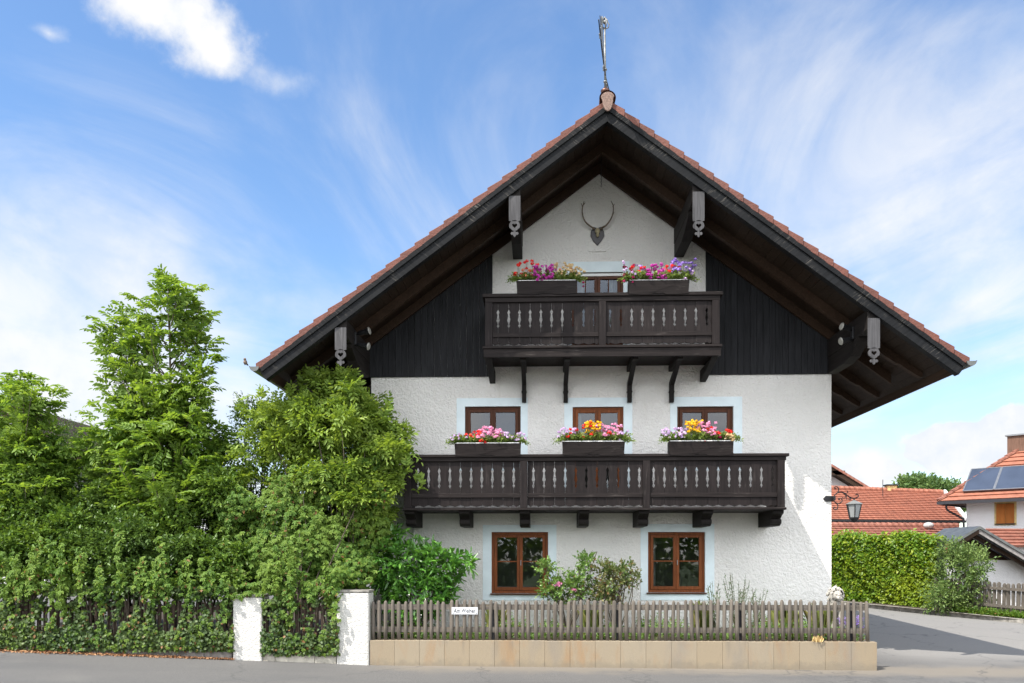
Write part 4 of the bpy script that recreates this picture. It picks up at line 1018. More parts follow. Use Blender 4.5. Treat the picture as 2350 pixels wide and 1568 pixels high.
def picket_fence(name, label, us, Y, vt, vb, v_r, mp, mr, wpx, posts=(), jit=.012, pitch_rail=.05):
    root = thing(name, label, 'fence', (PX(us[0], Y), Y, PZ(us[0], vb, Y)))
    sc_ = (Y+D)/F; rng = random.Random(len(us))
    for u in us:
        x = PX(u, Y)+rng.uniform(-.008, .008); w2 = wpx*sc_/2*rng.uniform(.88, 1.12)
        z0 = PZ(u, vb, Y)+.004; z1 = PZ(u, vt, Y)+rng.uniform(-.025, .02); ln = rng.gauss(0, jit)
        mb = MB(); m = 9; rings = []
        zs = [0, .35, .7, .93, .975, .995]; rs = [1, .97, 1.0, .96, .72, .25]; b = 0
        for zf, rr in zip(zs, rs):
            zz = z0+(z1-z0)*zf
            for k in range(m):
                a = math.pi+math.pi*k/(m-1)
                mb.v.append((x+ln*zf+w2*rr*math.cos(a), Y-.012+w2*1.0*rr*math.sin(a), zz))
        for i in range(len(zs)-1):
            for k in range(m): mb.f.append((i*m+k, i*m+(k+1) % m, (i+1)*m+(k+1) % m, (i+1)*m+k))
        mb.f.append(tuple(range(m))); mb.f.append(tuple((len(zs)-1)*m+k for k in range(m)))
        mb.build('picket', mp, root, smooth=True)
    x0, x1 = PX(us[0], Y)-.02, PX(us[-1], Y)+.02
    for v in v_r:
        z = PZ(us[len(us)//2], v, Y); mb = MB(); m = 9
        arc = [(x0, Y+.052*math.sin(math.pi*k/(m-1))-.011, z+.05*math.cos(math.pi*k/(m-1))) for k in range(m)]
        mb.prism(arc, (x1-x0, 0, 0)); mb.build('rail', mr, root)
    for u in posts:
        x = PX(u, Y); mb = MB(); mb.box(x-.04, x+.04, Y+.045, Y+.12, PZ(u, vb, Y)-.01, PZ(u, vt, Y)-.06); mb.build('post', BLACKP, root, bevel=.005)
    return root
npk = 77
front = picket_fence('picket_fence', 'grey weathered picket fence standing on the sandstone wall, street sign fixed to it', [856+(1990-856)*i/(npk-1) for i in range(npk)], YS+.12, 1377.5, 1472, (1394, 1446), PICK, PICK_X, 8.7, (1130, 1420, 1700, 1956))
picket_fence('picket_fence', 'long brown picket fence buried in ivy beside the road', [3+14.6*i for i in range(37)], YS+.12, 1378, 1486, (1398, 1452), PICK_D, PICK_D, 10, (120, 400))
picket_fence('picket_fence', 'short brown picket fence between the two white pillars, hung with creeper', [612+14.4*i for i in range(12)], YS+.12, 1374, 1492, (1396, 1460), PICK_D, PICK_D, 10.5, ())
mb = MB(); xk = PX(602, YS)+.01; xk1 = PX(773, YS)-.01
for a, b in ((xk, xk+.22), (xk+.225, xk+.95), (xk+.955, xk1)): mb.box(a, b, YS+.0, YS+.25, gz(xk)-.15, PZ(690, 1497, YS)+random.uniform(-.006, .006))
tag(mb.build('plinth', CONC_P, None, bevel=.012), 'low pale concrete plinth under the short fence between the pillars', 'plinth')
mb = MB(); xk = PX(-40, YS); xk1 = PX(534, YS)-.01; n = 9
for i in range(n):
    a = xk+(xk1-xk)*i/n; b = xk+(xk1-xk)*(i+1)/n-.006
    za, zb_ = gz(a)+.145, gz(b)+.135
    mb.add([(a, YS, gz(a)-.1), (b, YS, gz(b)-.1), (b, YS+.2, gz(b)-.1), (a, YS+.2, gz(a)-.1), (a, YS, za), (b, YS, zb_), (b, YS+.2, zb_), (a, YS+.2, za)], [(0,3,2,1),(4,5,6,7),(0,1,5,4),(1,2,6,5),(2,3,7,6),(3,0,4,7)])
tag(mb.build('kerb_wall', KERB, None, bevel=.012), 'low dark stone kerb below the ivy covered fence', 'kerb')
# garden soil behind the wall
mb = MB(); zg = ztw-.06
mb.box(xs0+.05, PX(1976, -1.4), YS+.29, -.01, 0, zg); so = mb.build('garden_bed', SOIL, None); tag(so, kind='structure')
mb = MB(); mb.box(PX(-160, YS), PX(843, YS), YS+.41, 14, -.2, .42); tag(mb.build('back_garden', SOIL, None), kind='structure')

# street sign
ys_ = YS+.12-.06
x0, x1 = PX(1036.5, ys_), PX(1096.5, ys_); z1, z0 = PZ(1066, 1394, ys_), PZ(1066, 1410.5, ys_)
sg_ = thing('street_sign', 'small white enamel street sign reading Am Weiher on the picket fence', 'sign', ((x0+x1)/2, ys_, (z0+z1)/2))
mb = MB(); mb.box(x0, x1, ys_-.004, ys_+.004, z0, z1); mb.build('plate', ENAMEL, sg_, bevel=.003)
mb = MB(); i_, t_ = .009, .0035
for a, b, c, d in ((x0+i_, x1-i_, z0+i_, z0+i_+t_), (x0+i_, x1-i_, z1-i_-t_, z1-i_), (x0+i_, x0+i_+t_, z0+i_+t_, z1-i_-t_), (x1-i_-t_, x1-i_, z0+i_+t_, z1-i_-t_)): mb.box(a, b, ys_-.0055, ys_-.0042, c, d)
mb.build('border', BLACKP, sg_)
mb = MB()
for x in (x0+.028, x1-.028):
    for z in (z0+.028, z1-.028): mb.tube([(x, ys_-.004, z), (x, ys_-.009, z)], .007, 8)
mb.build('screw', IRON, sg_)
cu = bpy.data.curves.new('lettering', 'FONT'); cu.body = 'Am Weiher'; cu.align_x = 'CENTER'; cu.align_y = 'CENTER'; cu.size = .085; cu.extrude = .0008; cu.offset = .0012
cu.space_character = 1.04
to = bpy.data.objects.new('lettering_source', cu); COL.objects.link(to)
bpy.context.view_layer.update()
me = bpy.data.meshes.new_from_object(to.evaluated_get(bpy.context.evaluated_depsgraph_get())); bpy.data.objects.remove(to); me.name = 'lettering'
me.transform(Matrix.Translation((0, -.0058, 0)) @ Matrix.Rotation(math.pi/2, 4, 'X'))
xs_ = [v.co.x for v in me.vertices]; k_ = .40/(max(xs_)-min(xs_)); me.transform(Matrix.Diagonal((k_, 1, 1.35, 1)))
me.materials.clear(); link_mesh('lettering', me, BLACKP, sg_)

# small grey service post behind the fence
yp = YS+.55
p0 = PX(1570, yp); p1 = PX(1579, yp); z1 = PZ(1575, 1416, yp); z0 = zg
sp = thing('service_post', 'slim grey service post with a white plate behind the picket fence', 'post', ((p0+p1)/2, yp, z0))
mb = MB(); mb.box(p0, p1, yp, yp+.07, z0-.02, z1); mb.build('post_body', m_plain('grey_plastic', (.12, .125, .13), .6, 0, .1, 8, .05), sp, bevel=.008)
mb = MB(); mb.box(p0+.015, p1-.015, yp-.004, yp-.0005, z1-.22, z1-.10); mb.build('plate', ENAMEL, sp)

# ------------------------------------------------------------------ stone lion at the house corner
ly = -.75; l0 = P(1916, 1366, ly); zf = zg
lion = thing('lion_statue', 'pale stone lion sitting on a block at the sunny house corner behind the fence', 'statue', (l0.x, ly, zf))
mb = MB(); mb.box(l0.x-.19, l0.x+.19, ly-.25, ly+.33, zf-.02, zf+.12); mb.build('plinth', STONE, lion, bevel=.015)
def skin(name, verts, edges, rad, m, parent, root=0, sub=2):
    me = bpy.data.meshes.new(name); off = root_loc(parent)
    me.from_pydata([tuple(Vector(v)-off) for v in verts], edges, []); o = link_mesh(name, me, m, parent)
    sk = o.modifiers.new('skin', 'SKIN'); sk.use_smooth_shade = True
    for i, r in enumerate(rad):
        d = me.skin_vertices[0].data[i]; d.radius = (r, r); d.use_root = (i == root)
    ss = o.modifiers.new('sub', 'SUBSURF'); ss.levels = sub; ss.render_levels = sub
    return o
q = lambda x, y, z: (l0.x+x, ly+y, zf+.12+z)
V = [q(0, .18, .14), q(0, .12, .32), q(0, .02, .50), q(0, -.03, .62), q(0, -.06, .70), q(0, -.16, .67),
     q(-.09, -.06, .40), q(-.09, -.11, .20), q(-.09, -.13, .05), q(-.09, -.20, .03), q(.09, -.06, .40), q(.09, -.11, .20), q(.09, -.13, .05), q(.09, -.20, .03),
     q(-.14, .10, .16), q(-.16, -.04, .12), q(-.16, .0, .03), q(-.16, -.12, .03), q(.14, .10, .16), q(.16, -.04, .12), q(.16, .0, .03), q(.16, -.12, .03)]
E = [(0, 1), (1, 2), (2, 3), (3, 4), (4, 5), (2, 6), (6, 7), (7, 8), (8, 9), (2, 10), (10, 11), (11, 12), (12, 13), (0, 14), (14, 15), (15, 16), (16, 17), (0, 18), (18, 19), (19, 20), (20, 21)]
RD = [.14, .14, .13, .10, .09, .05, .06, .05, .045, .04, .06, .05, .045, .04, .09, .075, .045, .04, .09, .075, .045, .04]
skin('body', V, E, RD, STONE, lion)
mb = MB(); rr = random.Random(3); hc = Vector(q(0, -.07, .70))
for i in range(120):                                       # locks of the mane round the face
    t = rr.uniform(0, 2*math.pi); w = rr.choice((.0, .05, .1)); r = .105+w*.35+rr.uniform(-.01, .01)
    c = hc+Vector((r*math.cos(t), w-.05, r*math.sin(t)*1.1)); mb.ball(c, (.033, .03, .04), 6, 5)
for i in range(26):
    mb.ball(Vector(q(rr.uniform(-.11, .11), rr.uniform(-.14, -.09), rr.uniform(.42, .60))), (.03, .03, .05), 6, 5)
mb.build('mane', STONE, lion, smooth=True)
mb = MB(); mb.ball(hc+Vector((0, -.08, .0)), (.088, .07, .10), 12, 9); mb.ball(hc+Vector((0, -.15, -.035)), (.055, .05, .042), 10, 8); mb.ball(hc+Vector((0, -.14, .015)), (.026, .05, .03), 8, 6)
for s in (-1, 1): mb.ball(hc+Vector((s*.043, -.135, .03)), (.02, .016, .013), 8, 6); mb.ball(hc+Vector((s*.09, -.04, .10)), (.03, .02, .032), 8, 6); mb.ball(hc+Vector((s*.026, -.185, -.045)), (.028, .025, .024), 8, 6)
mb.ball(hc+Vector((0, -.195, -.015)), (.02, .014, .014), 8, 6); mb.ball(hc+Vector((0, -.16, -.08)), (.035, .03, .018), 8, 6)
mb.build('face', STONE, lion, smooth=True)
#@@PLANTS
# ------------------------------------------------------------------ trees and shrubs beside the house
def E(u, v, ru, rv, Y, rd):
    c = P(u, v, Y); s = (Y+D)/F
    return ((c.x, c.y, c.z), (ru*s, rd, rv*s))
def ash_tree(label, ub, ut, Y, prof, nb, ll, seed, low, shoots_):
    """leader from the ground to the top of prof, branches filling the left and right extents given per height"""
    zb_ = .40; top = P(ut, prof[0][0]-8, Y); bx = PX(ub, Y)
    root = thing('ash_tree', label, 'tree', (bx, Y, zb_), 'young ash trees')
    lead = spline([(bx, Y, zb_), (bx+(top.x-bx)*.2, Y+.05, zb_+(top.z-zb_)*.35), (bx+(top.x-bx)*.7, Y-.03, zb_+(top.z-zb_)*.7), tuple(top)], 8)
    mb = MB(); n = len(lead); mb.tube(lead, [.06-.054*i/(n-1) for i in range(n)], 8); mb.build('trunk', BARK, root, smooth=True)
    lz = np.array([p.z for p in lead]); lx = np.array([p.x for p in lead])
    zs = [PZ(ut, p[0], Y) for p in prof][::-1]; lxs = [PX(p[1], Y) for p in prof][::-1]; rxs = [PX(p[2], Y) for p in prof][::-1]
    br = MB(); fo = Fol()
    S, Dd, NN, LL = [], [], [], []
    zlim = PZ(ut, shoots_[-1][1]+75, Y)
    for i in range(nb+len(shoots_)*3//2):
        zt = zs[0]+(zlim-zs[0])*((i+random.random())/nb); az = i*2.399+random.gauss(0, .3)
        xl_, xr_ = np.interp(zt, zs, lxs), np.interp(zt, zs, rxs); cx = np.interp(zt, lz, lx)
        jj = random.uniform(.7, 1.1)*(.92+.42*math.sin(zt*2.1+az*1.0+seed)*math.sin(zt*1.1-az*2+seed))
        ex = (xr_-cx) if math.cos(az) > 0 else (cx-xl_)
        ey = (xr_-xl_)*.36
        k = random.uniform(.5, 1.05)*jj; tip = Vector((cx+math.cos(az)*max(ex, .05)*k, Y+math.sin(az)*ey*k, zt))
        if i >= nb:
            su, sv = shoots_[(i-nb) % len(shoots_)]; rep = (i-nb)//len(shoots_); sj = (0, 14)[rep]; tip = P(su*(1-.25*(rep > 0))+ut*.25*(rep > 0)+random.gauss(0, sj), sv+(random.uniform(5, 45) if rep else 0), Y+(random.uniform(-.7, .7) if rep else random.uniform(-.25, .1))); cx = np.interp(tip.z, lz, lx); zt = tip.z
        rise = math.hypot(tip.x-cx, tip.y-Y)*1.5+.12; b0 = Vector((np.interp(zt-rise, lz, lx), Y, max(zt-rise, zb_+.3)))
        mid = b0.lerp(tip, .5)+Vector((random.gauss(0, .05), random.gauss(0, .05), -.16)); path = spline([b0, mid, tip], 5); m = len(path)
        br.tube(path, [.016-.012*j/(m-1) for j in range(m)], 5)
        ln = (tip-b0).length; nl = max(4, int(ln/(.085 if i < nb else .125)))
        for j in range(nl):
            t = (.32+.68*(j+random.random())/nl) if i < nb else (.5+.5*(j+random.random())/nl); p = path[min(int(t*(m-1)), m-1)]
            d = (tip-b0).normalized(); a = random.uniform(0, 2*math.pi)
            o = Vector((math.cos(a), math.sin(a), random.uniform(-.3, 1.1))); dd = (d*.5+o*.75+Vector((0, 0, .1))).normalized()
            S.append(p); Dd.append(dd); NN.append((random.gauss(0, .9), random.gauss(-.4, .8), 1)); LL.append(ll*random.uniform(.75, 1.2))
        for j in range(4):
            a = random.uniform(0, 6.28); S.append(tip); Dd.append(Vector((math.cos(a)*.8, math.sin(a)*.8, .5)).normalized()); NN.append((0, 0, 1)); LL.append(ll)
    for j in range(26):     # the leader's own leaves near the top
        t = random.uniform(.80, 1.0); p = lead[int(t*(n-1))]; a = j*2.4
        S.append(p); Dd.append(Vector((math.cos(a)*.8, math.sin(a)*.8, .55)).normalized()); NN.append((0, 0, 1)); LL.append(ll*.8)
    lp, lg = in_ellipsoids(int(430*sum(r[0]*r[2] for c, r in low)), clumps(low, 12, .38), .35, 1., .3)
    for a_, g_ in zip(lp, lg):
        S.append(Vector(a_)); Dd.append((Vector(g_)*.7+Vector((random.gauss(0, .4), random.gauss(-.2, .4), random.uniform(-.1, .7)))).normalized()); NN.append((random.gauss(0, .4), random.gauss(-.25, .4), 1)); LL.append(ll*random.uniform(.7, 1.1))
    br.build('branch', BARK, root, smooth=True)
    pinnate(fo, np.array([tuple(p) for p in S]), np.array([tuple(p) for p in Dd]), unit(np.array(NN, float)), np.array(LL), 5, ll*.36, ll*.135, .30)
    fo.build('crown', LF_ASH, root)
    return root
ash_tree('tallest tree, a slender young ash rising above the ivy covered fence', 405, 388, -.75,
         [(640, 384, 398), (665, 366, 440), (700, 312, 462), (735, 228, 466), (780, 238, 472), (820, 248, 482), (860, 262, 478), (900, 280, 470), (940, 250, 490), (990, 205, 505), (1060, 180, 520), (1180, 200, 520)], 84, .40, 1, [E(325, 1000, 95, 75, -.9, .7), E(455, 965, 50, 60, -1.0, .5), E(400, 1090, 120, 80, -.9, .8), E(510, 1060, 50, 70, -.6, .5), E(250, 1060, 70, 70, -.8, .6), E(420, 900, 60, 50, -.8, .5), E(300, 930, 45, 40, -.9, .4)], [(386, 640), (365, 668), (412, 655), (440, 668), (325, 690), (462, 695), (288, 712), (240, 742), (262, 735), (466, 738), (310, 745), (430, 735), (350, 735), (232, 768), (480, 790), (452, 780), (275, 800), (243, 800), (478, 830), (262, 840), (450, 850), (300, 850), (250, 875), (472, 880), (330, 800), (420, 810)])
ash_tree('shorter young ash at the edge of the picture beside the taller one', 50, 48, -.95,
         [(866, 20, 76), (900, -25, 125), (950, -50, 128), (1000, -70, 140), (1060, -80, 160), (1150, -80, 160)], 70, .36, 2, [E(30, 1000, 90, 80, -.9, .7), E(110, 1060, 80, 80, -.9, .6), E(20, 1120, 90, 90, -1., .7)], [(45, 866), (70, 872), (18, 880), (100, 890), (-10, 890), (125, 905), (-20, 920), (135, 935), (60, 900), (20, 920), (95, 930)])
def shrub(name, label, els, nsh, k, L, W, leaf, base, ln=(.18, .42), lo=.5, cut=.5, up=.65, upw=.45, ang=.9, stems=10, group=None, extra=None, pin=False, rstem=.03, cat='shrub', droop=.12, cl=None):
    base = Vector(base); root = thing(name, label, cat, tuple(base), group)
    p, g = in_ellipsoids(nsh, clumps(els, *cl) if cl else els, lo, 1.0, cut)
    if extra is not None: p = np.concatenate([p, extra[0]]); g = np.concatenate([g, extra[1]])
    d = unit(g+UP*upw+R.normal(0, .35, p.shape)); fo = Fol(); l_ = R.uniform(*ln, len(p))
    S = p-d*(l_*.6)[:, None]
    if pin:
        pinnate(fo, S, d, unit(UP*.7+rnd(len(p))*.5), l_, 3, L, W, .22)
        S2 = S-d*.1; pinnate(fo, S2, unit(d+R.normal(0, .8, d.shape)), unit(UP*.7+rnd(len(p))*.5), l_*.8, 2, L, W, .25)
    else: shoots(fo, S, d, l_, k, L, W, ang, droop, up)
    fo.build('crown', leaf, root, keep=lambda q: q[:, 2] > -.02)
    mb = MB(); idx = R.choice(len(p), min(stems, len(p)), replace=False)
    limbs(mb, base, [tuple(S[i]) for i in idx], rstem, .006)
    mb.build('stem', BARK, root, smooth=True); return root
gb = .42
# elder in front of the house corner: yellowish green, with shoots over the eave
sp_u = [(690, 855), (720, 850), (742, 838), (760, 845), (780, 832), (700, 838), (555, 905), (600, 885), (800, 850), (820, 862), (845, 890), (880, 930), (905, 960), (925, 985), (940, 1030), (960, 1075), (930, 1060), (890, 900), (665, 880), (640, 900)]
ex = np.array([tuple(P(u+R.normal(0, 6), v+R.normal(0, 6)+18, -1.3+R.normal(0, .2))) for u, v in sp_u for _ in range(5)])
shrub('elder_bush', 'big light green elder bush in front of the house corner reaching the eave',
      [E(800, 945, 95, 85, -1.25, .9), E(720, 985, 120, 95, -1.2, .9), E(860, 1010, 75, 90, -1.15, .6), E(790, 1070, 150, 110, -1.25, 1.0), E(640, 985, 70, 70, -1.0, .7), E(880, 1085, 55, 60, -1.3, .5), E(860, 1160, 60, 80, -1.2, .6), E(690, 1120, 110, 100, -1.1, .8), E(590, 955, 60, 55, -.7, .5), E(580, 1060, 50, 60, -.8, .5), E(920, 1050, 35, 50, -1.4, .3), E(770, 890, 70, 50, -1.3, .5)],
      2600, 0, .125, .050, LF_ELDER, P(800, 1440, -1.0), ln=(.20, .36), lo=.55, cut=.45, upw=.4, stems=26, extra=(ex, np.tile([[0, -.2, 1.]], (len(ex), 1))+R.normal(0, .3, ex.shape)), pin=True, cat='bush', cl=(13, .36))
shrub('lilac_bush', 'dark fine leaved bush between the tall ash and the elder, thin twigs against the sky',
      [E(600, 985, 66, 80, .25, .6), E(560, 960, 30, 60, .3, .35), E(590, 1130, 90, 120, .1, .7), E(520, 1150, 50, 90, .2, .5)], 1000, 7, .062, .034, LF_MID, P(580, 1440, .2), ln=(.2, .5), stems=22, cat='bush')
shrub('privet_bush', 'thin twiggy dark bush filling the gap between the two ash trees',
      [E(190, 1045, 70, 70, .2, .5), E(255, 1060, 60, 80, .1, .5), E(150, 1000, 40, 45, .4, .4), E(215, 1170, 120, 110, .0, .6)], 1000, 8, .050, .022, LF_DARK, P(210, 1440, .1), ln=(.25, .6), stems=26, upw=.9, cat='bush')
shrub('hedge_shrub', 'dense dark green hedge shrub above the ivy at the outer end of the long fence',
      [E(40, 1160, 110, 110, -1.2, .65), E(60, 1290, 140, 85, -1.8, .45), E(150, 1230, 90, 120, -1.4, .55), E(40, 1345, 70, 32, -2.1, .28), E(140, 1350, 60, 26, -2.1, .26)], 4200, 8, .080, .050, LF_MID, P(60, 1440, -1.2), stems=10, cl=(14, .36))
shrub('hedge_shrub', 'dense hedge shrub under the tall ash, behind the middle of the long fence',
      [E(290, 1180, 100, 110, -1.2, .6), E(250, 1295, 110, 80, -1.8, .45), E(380, 1280, 110, 95, -1.78, .48), E(330, 1090, 60, 60, -.9, .5), E(235, 1345, 60, 30, -2.1, .28), E(330, 1345, 60, 24, -2.1, .26)], 4200, 8, .076, .048, LF_DARK, P(300, 1440, -1.2), stems=10, cl=(14, .36))
shrub('hedge_shrub', 'dense hedge shrub behind the white pillar next to the long fence',
      [E(470, 1210, 90, 130, -1.2, .6), E(500, 1300, 90, 75, -1.8, .45), E(450, 1120, 60, 70, -.8, .5), E(430, 1342, 55, 24, -2.1, .26), E(505, 1345, 50, 30, -2.1, .28)], 2550, 8, .082, .052, LF_MID, P(480, 1440, -1.2), stems=10, cl=(14, .36))
for lab, els in (('dark backmost shrub behind the shorter ash, hiding the neighbouring house', [E(30, 1180, 120, 170, .9, .8), E(150, 1220, 110, 150, .9, .8)]),
                 ('dark backmost shrub behind the trunk of the tallest ash', [E(330, 1150, 110, 170, .9, .8), E(250, 1230, 100, 140, .9, .8), E(420, 1200, 90, 150, .8, .8)]),
                 ('dark backmost shrub behind the creeper and the short fence', [E(520, 1240, 80, 130, .8, .7), E(640, 1220, 120, 150, .7, .7), E(770, 1250, 100, 150, .3, .6)])):
    b_ = els[0]; shrub('hedge_shrub', lab, els, 1500, 8, .09, .055, LF_DARK, (b_[0][0], b_[0][1], .42), stems=8, lo=.3, cut=.3)
# Virginia creeper: palmate leaves in hanging sheets
def palmate(fo, S, D5, N5, L, W, k=5):
    S = np.asarray(S, float); Sd = unit(np.cross(D5, N5))
    for i in range(k):
        a = (i-(k-1)/2)*.62; dl = unit(D5*math.cos(a)+Sd*math.sin(a)+R.normal(0, .08, S.shape)); sc_ = math.cos(a*.55)
        fo.add(S, dl, unit(N5+rnd(len(S))*.15), L*sc_*R.uniform(.8, 1.15, len(S)), W*sc_)
cre = thing('creeper', 'leafy creeper hanging over the short fence between the pillars and climbing into the elder', 'creeper', tuple(P(690, 1440, -1.9)))
p1, g1 = in_ellipsoids(9000, clumps([E(760, 1160, 130, 100, -1.5, .55), E(640, 1180, 90, 110, -1.35, .5), E(865, 1180, 45, 80, -1.4, .4), E(560, 1220, 60, 120, -1.35, .5), E(568, 1352, 50, 22, -2.3, .25), E(800, 1325, 45, 24, -2.1, .25), E(840, 1090, 60, 60, -1.5, .4), E(620, 1310, 60, 60, -1.6, .4), E(700, 1300, 90, 60, -1.6, .4), E(800, 1310, 70, 60, -1.6, .4), E(560, 1310, 50, 60, -1.6, .4), E(750, 1240, 90, 80, -1.2, .5), E(700, 1240, 140, 130, -1.55, .45), E(800, 1230, 80, 120, -1.5, .45), E(620, 1270, 70, 100, -1.6, .4), E(700, 1340, 120, 45, -2.0, .35), E(640, 1390, 32, 60, -2.28, .14), E(660, 1430, 22, 40, -2.3, .10), E(850, 1290, 35, 80, -1.4, .4), E(740, 1370, 60, 32, -2.2, .2), E(770, 1390, 20, 70, -2.28, .12)], 15, .36), .3, 1., .2)
fo = Fol(); nn = unit(g1*.5+np.array([-.1, -.75, .55])+rnd(len(p1))*.35); dd = unit(np.array([0, -.25, -1.])+rnd(len(p1))*.55)
palmate(fo, p1, dd, nn, .088, .045); fo.build('foliage', LF_CREEP, cre)
mb = MB(); limbs(mb, P(690, 1440, -1.95), [tuple(p1[i]) for i in R.choice(len(p1), 26)], .02, .005); mb.build('vine_stem', BARK, cre, smooth=True)
# ivy on the fences: a sheet of small leaves, thick along the foot, torn open higher up
def wob(x, k, s): return math.sin(x*k+s)*.5+math.sin(x*k*2.3+s*1.7)*.3+math.sin(x*k*5.1+s*.6)*.2
def ivy(label, u0, u1, vtop, vbot, n, seed, holes):
    root = thing('ivy', label, 'ivy', tuple(P((u0+u1)/2, vbot, YS+.05)))
    pts = []; rg = random.Random(seed)
    while len(pts) < n:
        u, v = rg.uniform(u0, u1), rg.uniform(vtop, vbot)
        f = (v-vtop)/(vbot-vtop)
        thr = .56+.26*wob(u, .045, seed)+.16*wob(u, .16, seed+2)
        keep = f > thr or f < .14+.1*wob(u, .06, seed+9) or wob(u*.8+v*.3, .09, seed+5)+wob(v, .08, seed)*.5 > .55
        for (a, b, c, d) in holes:
            if a < u < b and c < v < d and rg.random() < .93: keep = False
        if keep or rg.random() < .03: 
            dep = abs(rg.gauss(0, .07))+(.10*math.sin(f*math.pi)*max(0, f-.2))
            pts.append(tuple(P(u, v, YS+.08-dep)))
    p = np.array(pts); fo = Fol(); m = len(p)
    nn = unit(np.array([-.1, -.8, .55])+rnd(m)*.5); dd = unit(np.array([0, -.35, -1.])+rnd(m)*.8)
    fo.add(p, dd, nn, R.uniform(.04, .075, m), R.uniform(.04, .07, m)); fo.build('foliage', LF_IVY, root, .1, .1)
    q2 = p[R.choice(m, m//12)]; fo = Fol(); d2 = unit(np.array([0, -.3, -1.])+rnd(len(q2))*.5)
    palmate(fo, q2-np.array([0, .04, 0]), d2, unit(np.array([-.1, -.7, .6])+rnd(len(q2))*.3), .07, .034); fo.build('creeper_foliage', LF_CREEP, root)
    ft = Fol(); st, de = [], []
    for _ in range(int((u1-u0)/8.5)):
        u = rg.uniform(u0, u1); vb_ = 1345+rg.random()**1.8*80*(.35+.75*(wob(u, .05, seed+4)+.5)); v = 1300+rg.gauss(0, 34); yy = YS-.02-rg.random()*.16
        while v < vb_:
            st.append(tuple(P(u+rg.gauss(0, 5), v, yy+rg.gauss(0, .04)))); v += rg.uniform(3, 7); u += rg.gauss(0, 1.5)
    st = np.array(st); palmate(ft, st, unit(np.array([0, -.4, -1.])+rnd(len(st))*.6), unit(np.array([-.15, -.6, .7])+rnd(len(st))*.35), .085, .044); ft.build('hanging_foliage', LF_CREEP, root)
    mb = MB()
    for _ in range(int((u1-u0)/9)):
        u = rg.uniform(u0, u1); w = rg.gauss(0, 8); mb.tube(spline([P(u, vbot-4, YS+.07), P(u+w, (vbot+vtop)/2, YS+.05), P(u+w*1.6, vtop, YS+.07)], 3), .006, 4)
    mb.build('vine_stem', BARK, root)
ivy('thick dark ivy covering the long fence above the dark kerb', -12, 536, 1345, 1492, 11500, 3, [(352, 372, 1385, 1445), (364, 385, 1375, 1420), (395, 405, 1380, 1440), (425, 436, 1380, 1446), (255, 268, 1395, 1480), (160, 172, 1395, 1430), (44, 56, 1390, 1420), (445, 470, 1375, 1410), (280, 300, 1390, 1425), (500, 510, 1380, 1420)])
ivy('ivy with trailing ends on the short fence between the white pillars', 602, 778, 1375, 1502, 3000, 8, [(672, 760, 1360, 1440), (640, 652, 1440, 1470)])
# leaf litter on the road below the long fence
n = 1500; u = R.uniform(0, 540, n); fo = Fol()
k = np.array([tuple(P(a, 1500, YS)) for a in u]); x = k[:, 0]; yy = YS-np.abs(R.normal(0, .10, n))*(1.3-.9*u/540)-.01
p = np.stack([x, yy, np.array([gz(a) for a in x])+.012+R.uniform(0, .02, n)], 1); dd = rnd(n); dd[:, 2] *= .25
fo.add(p, unit(dd), unit(UP+rnd(n)*.35), R.uniform(.03, .055, n), R.uniform(.02, .035, n))
tag(fo.build('leaf_litter', LF_DRY, None), 'dry brown leaves blown along the kerb of the road', kind='stuff')

# ------------------------------------------------------------------ garden bed in front of the house
zg0 = zg
# cherry laurel: large glossy leaves in rosettes
shrub('laurel_bush', 'glossy dark green cherry laurel behind the picket fence beside the white pillar',
      [E(940, 1310, 85, 75, -1.2, .5), E(1000, 1300, 62, 50, -1.15, .4), E(890, 1300, 48, 70, -1.3, .4), E(960, 1370, 80, 55, -1.25, .45), E(1060, 1290, 26, 18, -1.2, .2), E(905, 1230, 26, 26, -1.2, .25), E(1020, 1350, 28, 35, -1.2, .25)],
      520, 7, .165, .062, LF_LAUREL, (PX(950, -1.2), -1.2, zg0), ln=(.16, .32), lo=.55, stems=22, upw=.5, up=.6, ang=1.05, cat='bush')
def rose(label, els, n, leaf, base, buds, twigs):
    r_ = shrub('rose_bush', label, els, n, 9, .062, .040, leaf, base, ln=(.14, .34), lo=.2, cut=.2, up=.5, stems=24, rstem=.012, group='rose bushes', cat='rose bush')
    mb = MB()
    for a, b in twigs: mb.tube(spline([base, (Vector(base)+a)/2+Vector((.05, 0, .05)), a, b], 4), .009, 5)
    mb.build('cane', TWIG, r_)
    for c in buds:
        f = Fol()
        for ring, (m, rr, tl) in enumerate(((3, .008, .2), (5, .02, .5), (7, .032, .95))):
            for i in range(m):
                a = 2*math.pi*i/m+ring*.5; d = np.array([[math.cos(a)*tl, -.35*tl+math.sin(a)*tl*.5, 1-.55*tl]]); nn = np.array([[math.cos(a), -.6, .4]])
                f.add(np.array([[c.x+math.cos(a)*rr*.5, c.y+math.sin(a)*rr*.5, c.z]]), unit(d), unit(nn), .05, .05)
        f.build('pink_bloom', PT['pink'], r_, .25, -.25)
    return r_
bs = (PX(1300, -1.0), -1.0, zg0)
